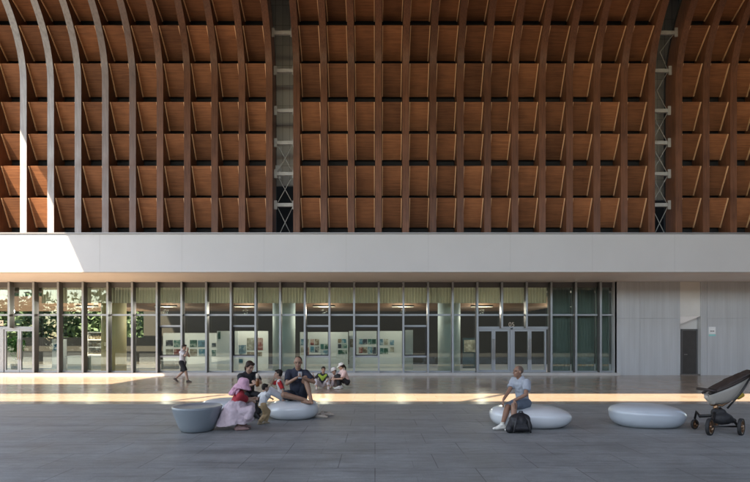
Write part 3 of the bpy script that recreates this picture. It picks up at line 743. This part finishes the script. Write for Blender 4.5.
    mb.ell(hp(.086, 0, -.055), [gz*.012*hs, hl_*.024*hs, hu*.014*hs])
    for s_ in (-1, 1): mb.ell(hp(-.005, s_*.078, -.005), [gz*.020*hs, hl_*.011*hs, hu*.033*hs]); mb.ell(hp(.05, s_*.042, -.02), [gz*.026*hs, hl_*.022*hs, hu*.022*hs])
    for i in (0, 1):
        fd = (wrs[i]-el[i]).normalized(); hd, nr = (hands[i] if hands and hands[i] else (fd, (-ls if i else ls) + Z*-.3))
        hand(mb, wrs[i], hd, nr, 1 if i else -1, k*1.02, curl[i])
    mb.build('body', skin(sk), root, voxel=vox, smooth_it=3)
    for s_ in (-1, 1):
        MB().ell(hp(.0755, s_*.034, .010), [gz*.012*hs, hl_*.012*hs, hu*.006*hs], 8).build('eye', EYED if vox > .008 else [EYEW, EYED][1], root)
        MB().limb(hp(.088, s_*.018, .034), .0055*hs, hp(.078, s_*.052, .036), .004*hs, n=8).build('eyebrow', hair[1], root)
    MB().limb(hp(.094, -.020, -.056), .0065*hs, hp(.094, .020, -.056), .0065*hs, n=8).build('mouth', LIP, root)
    hk, hm = hair; mb = MB()
    if hk == 'bald':
        mb.ell(hp(-.021, 0, .034), [gz*.097*hs, hl_*.080*hs, hu*.0885*hs])
    else:
        mb.ell(hp(-.024, 0, .045), [gz*.100*hs, hl_*.087*hs, hu*.090*hs]); mb.ell(hp(-.045, 0, .0), [gz*.068*hs, hl_*.080*hs, hu*.075*hs])
        mb.ell(hp(.045, .015, .095), [gz*.045*hs, hl_*.055*hs, hu*.030*hs])
        if hk in ('pony', 'long'):
            mb.ell(hp(-.09, 0, .02), [gz*.04*hs, hl_*.045*hs, hu*.045*hs]); mb.limb(hp(-.11, 0, .0), .034*hs, hp(-.13, 0, -.09), .030*hs); mb.limb(hp(-.13, 0, -.09), .030*hs, hp(-.10, .01, -.19), .012*hs)
            for s_ in (-1, 1): mb.limb(hp(.02, s_*.078, .04), .016*hs, hp(-.03, s_*.08, -.02), .018*hs)
        if hk == 'bun': mb.ell(hp(-.10, 0, .045), [gz*.05*hs, hl_*.05*hs, hu*.05*hs])
    if hk != 'none': mb.build('hair', hm, root, voxel=max(.006, vox), smooth_it=2, wrinkle=.008)
    for c_ in clothes:
        kd = c_['kind']; m_ = c_['m']; inf = c_.get('inf', .016)*max(.6, k)
        if kd in ('shirt', 'top'):
            mb = MB(); torso(mb, inf, low=c_.get('low', .05)*k, open_=True)
            if not c_.get('sleeve_m'):
                for i in (0, 1): arm(mb, i, inf*1.25, c_.get('sleeve', .62), c1=False)
            mb.limb(C - sd*.01*k, .068*k+inf*.4, C + (head-C).normalized()*.055*k, .064*k, c1=False)
            so_ = mb.build(c_.get('name', 'shirt'), m_, root, voxel=vox*1.1, smooth_it=3, wrinkle=c_.get('wr', .016))
            if c_.get('sleeve_m'):
                for i in (0, 1):
                    mb = MB(); arm(mb, i, inf*1.35, c_['sleeve'], c1=False); mb.build('sleeve', c_['sleeve_m'], so_, voxel=vox*1.1, smooth_it=3, wrinkle=.008)
        elif kd == 'legs':
            mb = MB(); mb.limb(hip[0], .098*k+inf, hip[1], .098*k+inf); mb.limb(P, .125*k+inf, P + sd*.10*k, .12*k+inf, side=ls, flat=.76, c1=False)
            for i in (0, 1): leg(mb, i, inf*c_.get('flare', 1.2), c_.get('f', 1.9), c1=False)
            mb.build(c_.get('name', 'trousers'), m_, root, voxel=vox*1.1, smooth_it=3, wrinkle=c_.get('wr', .016))
    if shoes:
        for i in (0, 1):
            mb = MB(); foot(mb, i, .011*max(.6, k)); mb.build('shoe', shoes, root, voxel=vox, smooth_it=2)
    return root, dict(P=P, C=C, hip=hip, kn=kn, an=ank, el=el, wr=wrs, hp=hp, gz=gz, hl=hl_, hu=hu, hs=hs, sd=sd, tf=tf, ls=ls, k=k)

SK1, SK2, SK3 = (.30, .165, .11), (.36, .215, .155), (.40, .25, .185)
DOWN = V((0, 0, -1)); UP = V((0, 0, 1))
# the old man on the long pebble
GREYH = soft('grey_hair', (.13, .088, .066), .3, 40, .6)
r, J = person('old man in a pale grey T-shirt and blue shorts sitting alone, hands on his knees', (2.83, 9.60, .465), (-.88, -.48, 0), 1.60, (2.77, 9.535, .895),
    (2.715, 9.49, 1.065), (-1, -.32, .02), (W(503.5, 399.5, 9.42), W(514.5, 400.5, 9.24)), (V((.5, .8, -.4)), V((.6, -.7, -.5))),
    (V((2.35, 9.22, .10)), V((2.53, 9.12, .10))), (V((-.6, -.3, .9)), V((-.6, -.3, .9))), (.27, .145, .095),
    [dict(kind='shirt', m=cloth((.33, .36, .41)), sleeve=.68, low=.07, inf=.022, wr=.032), dict(kind='legs', m=cloth((.115, .145, .19)), f=.93, flare=1.9, name='shorts')],
    hair=('bald', GREYH), toes=((-1, -.22, 0), (-1, -.45, 0)), shoes=soft('white_shoe', (.72, .72, .66), .06, 20, .6),
    hands=(((-.25, -.3, -.9), (.8, 0, -.4)), ((-.3, -.35, -.9), (.8, 0, -.4))), curl=(.3, .3), vox=.0055)
for i in (0, 1):
    a = J['an'][i]; MB().limb(a - UP*.01, .040, a + UP*.055, .039, c1=False).build('sock', mat('sock_white', (.62, .62, .55), .9), r)
# backpack leaning on the stone in front of his legs
bm_ = soft('black_nylon', (.014, .014, .017), .3, 10, .55)
t = thing('backpack', 'black backpack leaning on the pebble seat by the old man’s feet'.replace('’', "'"), 'backpack', (2.59, 8.97, 0))
mb = MB(); mb.limb((2.45, 8.97, .10), .085, (2.74, 9.0, .10), .085); mb.limb((2.42, 8.95, .08), .075, (2.52, 9.02, .26), .07); mb.limb((2.75, 8.99, .09), .075, (2.73, 9.03, .25), .07)
mb.limb((2.50, 9.02, .24), .08, (2.70, 9.03, .26), .08); mb.limb((2.58, 9.02, .28), .07, (2.66, 9.03, .31), .055); mb.ell((2.60, 8.97, .18), [(.17, 0, 0), (0, .11, 0), (0, 0, .15)])
mb.build('bag', bm_, t, voxel=.009, smooth_it=4, wrinkle=.03)
mb = MB(); mb.limb((2.50, 8.875, .10), .045, (2.70, 8.885, .10), .045); mb.limb((2.52, 8.885, .15), .04, (2.69, 8.895, .15), .04); mb.build('front_pocket', bm_, t, voxel=.008, smooth_it=3, wrinkle=.015)
MB().tube([(2.55, 8.93, .31), (2.51, 8.86, .26), (2.47, 8.83, .14), (2.46, 8.86, .03)], .017, 8).build('strap', mat('strap_black', (.03, .03, .033), .6), t)
MB().tube([(2.68, 8.94, .30), (2.72, 8.86, .24), (2.73, 8.83, .13), (2.76, 8.86, .03)], .017, 8).build('strap', mat('strap_black', (.03, .03, .033), .6), t)
MB().tube([(2.58, 9.0, .33), (2.60, 9.0, .385), (2.65, 9.0, .385), (2.67, 9.0, .33)], .012, 8).build('top_loop', mat('strap_black', (.03, .03, .033), .6), t)

# the man in navy
NAVY = cloth((.016, .020, .036))
r, J = person('man in a navy polo shirt and shorts sitting on the white pebble, one knee up', (-1.665, 10.74, .475), (0, -1, 0), 1.78, (-1.655, 10.66, .985),
    (-1.625, 10.575, 1.195), (.05, -1, -.22), (W(296.5, 378, 10.36), W(303.5, 378, 10.36)), (V((-.8, .1, -.7)), V((.9, .1, -.6))),
    (W(304, 399.5, 10.42), W(310.5, 397.5, 10.42)), (V((-.3, -1, .15)), V((.35, -.6, 1))), (.31, .175, .115),
    [dict(kind='shirt', m=NAVY, sleeve=.75, low=.06, inf=.022, name='polo_shirt', wr=.02), dict(kind='legs', m=cloth((.014, .018, .03)), f=.78, flare=2.0, name='shorts')],
    toes=((.9, -.3, -.05), (.35, -1, -.25)), fat=1.08, vox=.0055, hair=('bald', HAIR), hands=(((.75, -.2, .35), (0, .3, 1)), ((-.75, -.2, .35), (0, .3, 1))), curl=(.75, .75))
t = thing('phone', 'small phone held up by the man in navy', 'phone', W(300, 376.5, 10.33))
p = W(300, 376, 10.325); MB().box(p.x-.038, p.x+.038, p.y-.006, p.y+.006, p.z-.05, p.z+.09).build('case', mat('phone_case', (.35, .36, .38), .3), t, bevel=.005)
MB().box(p.x-.034, p.x+.034, p.y+.0065, p.y+.009, p.z-.045, p.z+.085).build('screen', mat('phone_screen', (.02, .02, .025), .1), t)
# boy with red sleeves
PALE = cloth((.46, .48, .52))
person('boy in a white shirt with red sleeves sitting on the pebble, hand at his mouth', (-2.01, 10.83, .445), (-1, -.12, 0), 1.17, (-2.06, 10.82, .775),
    (-2.09, 10.80, .935), (-1, -.15, -.05), (V((-2.19, 10.84, .82)), V((-1.955, 10.63, .425))), (V((-.3, .8, -.7)), V((.5, -.3, .2))),
    (V((-2.38, 10.82, .35)), V((-2.36, 10.60, .33))), (V((-.3, .1, 1)), V((-.3, -.2, 1))), SK2,
    [dict(kind='shirt', m=cloth((.62, .62, .62)), sleeve=.8, sleeve_m=cloth((.42, .018, .022)), low=.05), dict(kind='legs', m=PALE, f=1.85, flare=1.5)],
    hs=.80, toes=((-.8, 0, .5), (-.8, -.2, .5)), vox=.0055, hands=(((0.1, -.3, 1), (1, 0, 0)), None))
# toddler
person('toddler in a white shirt and khaki trousers standing between the women and the pebble', (-2.235, 9.92, .385), (.72, .62, 0), .84, (-2.20, 9.95, .60),
    (-2.185, 9.965, .715), (.8, .42, -.12), (W(273.5, 399.5, 10.16), W(257, 398.5, 9.95)), (V((.1, -.7, -.7)), V((-.8, .3, -.7))),
    (V((-2.285, 9.86, .045)), V((-2.19, 9.97, .045))), (V((.6, .5, .1)), V((.6, .5, .1))), SK3,
    [dict(kind='shirt', m=cloth((.60, .62, .63)), sleeve=.7, low=.06, inf=.024), dict(kind='legs', m=cloth((.40, .28, .15)), f=1.95, flare=2.0, inf=.02)],
    hs=.66, shoes=mat('khaki_shoe', (.35, .27, .18), .8), vox=.005, fat=1.15)
# woman in black with a pony tail
BLK = cloth((.015, .015, .018))
BRH = soft('brown_hair', (.026, .014, .010), .3, 40, .6); B(BRH).inputs['Specular IOR Level'].default_value = .2
r, J = person('woman in black with a ponytail sitting behind the toddler, looking down', (-2.79, 10.88, .47), (.65, -.76, 0), 1.64, (-2.745, 10.80, .915),
    (-2.685, 10.725, 1.095), (.72, -.62, -.45), (W(252, 385, 10.44), W(257, 384.5, 10.50)), (V((-.7, -.4, -.8)), V((.8, .3, -.6))),
    (V((-2.72, 10.50, .09)), V((-2.50, 10.62, .09))), (V((.4, -.8, .8)), V((.6, -.5, .8))), SK2,
    [dict(kind='shirt', m=BLK, sleeve=.7, low=.08, inf=.024, name='shirt'), dict(kind='legs', m=cloth((.013, .013, .015)), f=1.92, flare=1.5)],
    hair=('pony', BRH), fat=1.12, shoes=M['dark'], vox=.006, hands=(((.8, -.1, .2), (0, .2, 1)), ((-.3, -.6, .3), (-.5, .3, .8))), curl=(.8, .9))
p = W(257.5, 381, 10.40)
t = thing('drink_bottle', 'amber bottle with a pale cap held by the woman in black', 'bottle', p)
MB().lathe([(.0, -.11), (.036, -.11), (.040, -.09), (.040, .02), (.030, .05), (.022, .06)], p, 18).build('bottle', mat('amber', (.16, .055, .015), .2), t)
MB().lathe([(.026, .055), (.034, .07), (.038, .12), (.030, .155), (.0, .165)], p, 18).build('cap', mat('cap_cream', (.55, .47, .38), .6), t)
# squatting woman with a pink sun hat
RED = cloth((.33, .022, .035)); PINK = cloth((.62, .36, .46)); SKIRT = cloth((.50, .41, .45))
r, J = person('woman squatting in a pink sun hat, red top and pale pink skirt', (-2.67, 9.30, .26), (.93, .30, 0), 1.58, (-2.52, 9.34, .655),
    (-2.465, 9.35, .80), (.88, .25, -.34), (W(257, 402.5, 9.78), W(252, 398.5, 9.92)), (V((.2, -.7, -.7)), V((-.2, .8, -.6))),
    (V((-2.51, 9.19, .085)), V((-2.53, 9.43, .085))), (V((.3, 0, 1)), V((.3, .25, 1))), SK3,
    [dict(kind='shirt', m=RED, sleeve=.75, low=.02, inf=.02, name='top'), dict(kind='legs', m=cloth((.03, .022, .024)), f=1.8, flare=1.1)],
    hair=('pony', BRH), shoes=soft('pink_shoe', (.42, .25, .23), .1, 20, .7), vox=.006)
mb = MB(); rings = []
for (z, cx_, cy, ra, rb) in ((.545, -2.575, 9.315, .135, .15), (.47, -2.60, 9.31, .185, .19), (.38, -2.59, 9.31, .25, .235), (.28, -2.585, 9.31, .295, .27), (.18, -2.60, 9.31, .335, .30), (.10, -2.61, 9.31, .345, .315)):
    rings.append([(cx_ + ra*math.cos(a*math.tau/48)*(1+.045*math.sin(a*1.1+z*3)*(1-z)), cy + rb*math.sin(a*math.tau/48)*(1+.05*math.sin(a*.9+1)*(1-z)), z + (.02*math.sin(a*.55) if z < .2 else 0) + (.07*max(0, math.cos(a*math.tau/48)) if z < .15 else 0)) for a in range(48)])
for h_, k__ in zip(J['hip'], J['kn']): mb.limb(h_, .13, k__, .088); mb.limb(k__, .088, k__ + V((-.05, 0, -.12)), .09)
mb.sweep(rings).build('skirt', SKIRT, r, voxel=.008, smooth_it=3, wrinkle=.035)
hp, gz, hl_, hu = J['hp'], J['gz'], J['hl'], J['hu']
mb = MB(); ax = (hu*1.0 - gz*.15).normalized()
mb.lathe([(.0, .150), (.05, .147), (.085, .125), (.102, .08), (.108, .03), (.110, .022), (.138, -.004), (.168, -.045), (.164, -.057), (.136, -.018), (.108, .008), (.0, .03)], hp(-.01, 0, .01), 40, axis=ax)
hat = mb.build('sun_hat', PINK, r, voxel=.006, smooth_it=3, wrinkle=.03)
mb = MB(); mb.limb(hp(-.09, -.09, -.02), .025, hp(-.15, -.09, -.20), .03); mb.limb(hp(-.13, 0, -.02), .03, hp(-.19, 0, -.22), .035); mb.limb(hp(-.09, .09, -.02), .025, hp(-.15, .09, -.20), .03)
mb.limb(hp(-.10, -.08, -.05), .03, hp(-.10, .08, -.05), .03); mb.limb(hp(-.15, -.10, -.16), .03, hp(-.15, .10, -.16), .03); mb.limb(hp(-.05, -.1, -.05), .02, hp(-.07, -.11, -.17), .025)
mb.build('neck_flap', cloth((.60, .33, .43)), hat, voxel=.007, smooth_it=4, wrinkle=.03)
# the boy walking along the glass
k_ = 1.52
person('boy in a white T-shirt and black shorts walking along the glass, hands at his face', (-7.70, 20.0, .79), (1, -.12, 0), 1.54, (-7.68, 20.0, 1.215),
    (-7.625, 19.99, 1.40), (1, -.25, -.18), (W(187.2, 350.5, 19.86), W(187.6, 351.5, 19.99)), (V((.2, -.5, -1)), V((.2, .5, -1))),
    (V((-7.46, 19.93, .075)), V((-7.99, 20.04, .15))), (V((1, 0, .2)), V((1, 0, .2))), SK3,
    [dict(kind='shirt', m=cloth((.60, .58, .60)), sleeve=.7, low=.10, inf=.026), dict(kind='legs', m=BLK, f=.95, flare=2.2, name='shorts')],
    toes=((1, -.1, 0), (.75, 0, -.55)), vox=.008, shoes=mat('dark_sandal', (.05, .035, .03), .7), hands=(((.25, .1, 1), (-.4, .5, 0)), ((.25, -.1, 1), (-.4, -.5, 0))), foot_r=.9)
# the three sitting on the granite beyond
person('child in a black and lime top sitting on the granite floor, arm stretched out', (-1.84, 17.45, .125), (.12, -1, 0), 1.30, (-1.83, 17.42, .485),
    (-1.79, 17.36, .655), (.15, -1, -.12), (W(313.2, 375, 17.28), W(327.5, 380.5, 17.1)), (V((-.5, .1, -1)), V((.8, .1, -.8))),
    (V((-1.98, 16.98, .07)), V((-1.58, 17.02, .07))), (V((-.5, -.4, 1)), V((.5, -.4, 1))), SK2,
    [dict(kind='shirt', m=cloth((.02, .022, .026)), sleeve=.8, low=.04, inf=.02), dict(kind='legs', m=cloth((.46, .42, .44)), f=1.7, flare=1.6)],
    hs=.86, vox=.009, shoes=mat('pale_shoe', (.55, .47, .45), .8))
o = [q for q in bpy.data.objects if q.name.startswith('person') and q.get('label', '').startswith('child in a black')][0]
MB().limb((-1.93, 17.345, .47), .045, (-1.83, 17.315, .37), .06, side=(1, 0, 0), flat=.5).limb((-1.70, 17.335, .47), .045, (-1.80, 17.315, .37), .06, side=(1, 0, 0), flat=.5).limb((-1.82, 17.315, .37), .075, (-1.82, 17.32, .33), .06, side=(1, 0, 0), flat=.4).build('lime_panel', cloth((.25, .36, .05)), o, voxel=.009, smooth_it=3, wrinkle=.01)
person('small child in pale clothes and white cap sitting beside the crouching woman', (-1.42, 17.62, .115), (-.7, -.7, 0), 1.12, (-1.43, 17.58, .42),
    (-1.44, 17.53, .595), (-.75, -.6, -.30), (V((-1.55, 17.3, .28)), V((-1.25, 17.3, .30))), (V((-.6, .1, -.8)), V((.8, .1, -.8))),
    (V((-1.72, 17.35, .06)), V((-1.50, 17.22, .06))), (V((-.5, -.4, 1)), V((-.2, -.6, 1))), SK3,
    [dict(kind='shirt', m=cloth((.62, .50, .47)), sleeve=1.5, low=.04, inf=.02), dict(kind='legs', m=cloth((.55, .48, .50)), f=1.85, flare=1.5)],
    hs=.82, vox=.009)
WHT = cloth((.68, .67, .66))
def cap(J, root, m_):
    hp = J['hp']; hs = J['hs']; mb = MB(); mb.lathe([(.0, .115), (.06, .105), (.095, .07), (.104, .02), (.100, .018), (.0, .02)], hp(-.012, 0, .03), 28, axis=J['hu'])
    mb.limb(hp(.07, -.035, .055), .03*hs, hp(.07, .035, .055), .03*hs); mb.limb(hp(.10, -.03, .05), .035*hs, hp(.10, .03, .05), .035*hs, side=J['gz'], flat=.35); mb.limb(hp(.14, -.02, .042), .025*hs, hp(.14, .02, .042), .025*hs, side=J['gz'], flat=.35)
    mb.build('cap', m_, root, voxel=.008, smooth_it=3)
r2, J2 = person('woman crouching in a pale pink top, dark trousers and white cap', (-.98, 17.33, .235), (-.92, -.32, 0), 1.60, (-1.10, 17.28, .60),
    (-1.165, 17.25, .765), (-.9, -.2, -.4), (V((-1.40, 17.15, .40)), V((-1.36, 17.02, .36))), (V((-.1, .7, -.7)), V((.1, -.6, -.8))),
    (V((-1.17, 17.36, .085)), V((-1.22, 17.08, .085))), (V((-1, .2, .55)), V((-1, -.3, .55))), SK3,
    [dict(kind='shirt', m=cloth((.64, .47, .45)), sleeve=.8, low=.07, inf=.026, name='top'), dict(kind='legs', m=BLK, f=1.9, flare=1.4)],
    hair=('pony', HAIR), vox=.008, shoes=mat('white_sneaker', (.7, .68, .65), .7))
cap(J2, r2, WHT)
r3 = [q for q in bpy.data.objects if q.get('label', '').startswith('small child in pale')][0]
Jc = dict(hs=.82); hd_ = V((-1.44, 17.53, .595)); g_ = V((-.75, -.6, -.30)).normalized(); l_ = UP.cross(g_).normalized(); u_ = g_.cross(l_)
Jc.update(hp=lambda a, b, c: hd_ + (g_*a + l_*b + u_*c)*.82, hu=u_, gz=g_); cap(Jc, r3, WHT)
# shoes set down beside the white pebble
SHM = soft('beige_shoe', (.42, .36, .30), .12, 18, .75)
for (p, q, yw, lab) in ((320.5, 418, -.5, 'beige slip-on shoe, nearer the white pebble of the pair'), (326.5, 415.8, -.35, 'beige slip-on shoe, farther from the white pebble of the pair')):
    Y = F*EYE/(q-HY); x = px(p, Y); d = V((math.cos(yw+.2), math.sin(yw+.2)*.9, 0)).normalized(); s_ = V((-d.y, d.x, 0)); c0 = V((x, Y, .04))
    t = thing('shoe', lab, 'shoe', (x, Y, 0), 'pair of shoes on the paving')
    mb = MB(); mb.limb(c0 - d*.11, .050, c0 + d*.06, .052, side=s_, flat=.9); mb.limb(c0 + d*.05 - UP*.004, .052, c0 + d*.14 - UP*.010, .032, side=s_, flat=.8); mb.limb(c0 - d*.10 + UP*.02, .034, c0 - d*.09 + UP*.045, .03, side=s_, flat=1)
    mb.build('upper', SHM, t, voxel=.006, smooth_it=2)
    MB().limb(c0 - d*.05 + UP*.035, .026, c0 + d*.02 + UP*.033, .028, side=s_, flat=.5).build('opening', M['dark'], t)

# ------------------------------------------------------------------ the pushchair
t = thing('pushchair', 'cream and black pushchair with bronze wheels standing at the right edge', 'pushchair', (6.15, 8.9, 0))
BRZ = mat('bronze_metal', (.26, .15, .085), .28, .85); TYR = mat('tyre_rubber', (.018, .018, .019), .7); FRM = mat('frame_black', (.014, .013, .013), .3)
CRM = soft('cream_shell', (.40, .365, .32), .05, 4, .32); LEA = soft('brown_black_fabric', (.035, .024, .020), .2, 12, .6)
def wheel(c, R, w, ax):
    c = V(c); ax = V(ax).normalized(); mb = MB()
    rw = R*.17
    mb.lathe([(R-rw, -w*.5), (R-.006, -w*.5), (R, -w*.28), (R, w*.28), (R-.006, w*.5), (R-rw, w*.5), (R-rw, -w*.5)], c, 36, axis=ax)
    wh = mb.build('wheel', TYR, t)
    mb = MB(); mb.lathe([(R-rw-.02, -w*.42), (R-rw-.001, -w*.42), (R-rw-.001, w*.42), (R-rw-.02, w*.42), (R-rw-.02, -w*.42)], c, 32, axis=ax); mb.lathe([(0, -w*.6), (R*.22, -w*.6), (R*.22, w*.6), (0, w*.6)], c, 18, axis=ax)
    u = ax.orthogonal().normalized(); v_ = ax.cross(u)
    for i in range(8):
        a = i*math.tau/8; d = u*math.cos(a) + v_*math.sin(a); mb.limb(c + d*R*.18, R*.085, c + d*(R-rw-.01), R*.06, side=ax, flat=1.3, n=8)
    mb.build('rim', BRZ, wh)
AX = V((.70, .55, 0)).normalized()
ca, cb_ = V((5.84, 8.72, .155)), V((6.40, 8.74, .15)); cs, cs2 = V((5.985, 9.36, .095)), V((6.50, 9.55, .095))
wheel(ca, .152, .055, (.62, -.78, 0)); wheel(cb_, .150, .055, (.66, -.75, 0)); wheel(cs, .092, .04, (.40, -.92, 0)); wheel(cs2, .092, .04, (.40, -.92, 0))
mb = MB()
hub = V((6.12, 8.98, .46))
mb.tube([ca + V((.04, .05, .02)), (5.98, 8.84, .28), hub], .022, 8); mb.tube([cb_ + V((-.03, .05, .02)), (6.33, 8.86, .27), hub + V((.06, 0, 0))], .022, 8)
mb.tube([ca + V((.05, .04, 0)), cb_ + V((-.04, .03, 0))], .016, 8)
mb.tube([cs + V((0, 0, .10)), cs + V((.02, -.02, .24)), (6.02, 9.27, .255), (6.08, 9.05, .30), hub + V((0, 0, -.06))], [.02, .024, .03, .03, .026], 8)
mb.tube([cs2 + V((0, 0, .10)), cs2 + V((0, -.02, .235)), (6.3, 9.25, .27), hub + V((.03, 0, -.06))], [.02, .024, .03, .026], 8)
mb.tube([cs + V((0, 0, .12)), cs + V((.045, 0, .0))], .016, 8); mb.tube([cs2 + V((0, 0, .12)), cs2 + V((.045, 0, .0))], .016, 8)
mb.build('chassis', FRM, t)
MB().tube([hub + V((0, 0, -.10)), hub + V((0, 0, .08))], .04, 14).tube([hub + V((-.1, -.02, .05)), hub + V((.1, .02, .05))], .02, 8).build('swivel_column', BRZ, t)
# fabric basket slung under the hub
mb = MB(); mb.limb((6.02, 8.90, .24), .05, (6.36, 8.88, .24), .05); mb.limb((6.08, 8.95, .38), .06, (6.20, 8.92, .38), .06); mb.ell((6.18, 8.90, .27), [(.19, 0, 0), (0, .13, 0), (0, 0, .11)])
mb.build('basket', mat('basket_black', (.016, .016, .018), .7), t, voxel=.01, smooth_it=4, wrinkle=.015)
# seat shell: a long reclined bowl rising to the right, dark padded rim and bumper bar
A0, A1 = W(706, 394, 8.95), W(750, 376, 8.95)
dsh = (A1-A0).normalized(); nsh = V((-dsh.z, 0, dsh.x)); Ls = (A1-A0).length
mb = MB(); rings = []; n = 18
for i in range(n+1):
    u = i/n; r = math.sin(math.pi*min(1, u*.86+.10))**.55; wdt = .145*r; dpt = .30*math.sin(math.pi*min(1, u*.74+.20))**.9
    ring = []
    for a in range(13):
        f = math.pi*a/12; ring.append(A0 + dsh*(u*Ls) + V((0, 1, 0))*(wdt*math.cos(f)) - nsh*(dpt*math.sin(f) - .03*u))
    for a in range(12, -1, -1):
        f = math.pi*a/12; ring.append(A0 + dsh*(u*Ls) + V((0, 1, 0))*((wdt-.015)*math.cos(f)) - nsh*((dpt-.02)*math.sin(f) - .03*u))
    rings.append(ring)
mb.sweep(rings).build('seat_shell', CRM, t)
mb = MB(); pts = [A0 + dsh*(Ls*u) + V((0, -.15*math.sin(math.pi*min(1, u*.86+.10))**.55, 0)) + nsh*(.03*u+.012) for u in [i/12 for i in range(13)]]
mb.tube(pts, .026, 10); mb.tube([V((p.x, 2*8.95-p.y, p.z)) for p in pts], .026, 10); mb.build('rim_trim', LEA, t)
# folded hood over the upper half and its arched front
mb = MB(); rings = []
for i in range(11):
    u = .16 + .90*i/10; hgt = .022 + .020*math.sin(math.pi*(i/10)); wd = .155 - .02*abs(i-5)/5
    c = A0 + dsh*(u*Ls) + nsh*(.03+.05*u)
    rings.append([c + V((0, 1, 0))*(wd*math.cos(a*math.tau/20)) + nsh*(hgt*math.sin(a*math.tau/20)) for a in range(20)])
mb.sweep(rings).build('hood', LEA, t, voxel=.009, smooth_it=3, wrinkle=.02)
h0 = A0 + dsh*.02 + nsh*.06
mb = MB(); mb.tube([h0 + V((.06, -.2, 0)), h0 + V((-.04, -.17, .02)), h0 + V((-.09, -.08, .03)), h0 + V((-.09, .08, .03)), h0 + V((-.04, .17, .02)), h0 + V((.06, .2, 0))], .024, 10)
mb.build('bumper_bar', LEA, t)
MB().limb(A0 + dsh*.06 - nsh*.17, .06, A0 + dsh*.0 - nsh*.06, .05).build('footrest', CRM, t)
MB().tube([hub + V((0, 0, .05)), A0 + dsh*(Ls*.22) - nsh*.30, A0 + dsh*(Ls*.6) - nsh*.25, A1 - nsh*.02], .02, 8).build('seat_arm', BRZ, t)
MB().tube([hub + V((.1, .15, 0)), W(742, 392, 9.05), W(752, 374, 9.05)], .016, 8).tube([hub + V((.1, -.15, 0)), W(740, 394, 8.75), W(752, 375, 8.75)], .016, 8).tube([W(752, 374, 9.05), W(752, 375, 8.75)], .02, 8).build('push_handle', FRM, t)
MB().limb(W(738, 397, 8.9), .045, W(742, 395, 8.9), .04).build('toy', mat('yellow_toy', (.40, .27, .03), .7), t, voxel=.008, smooth_it=2)
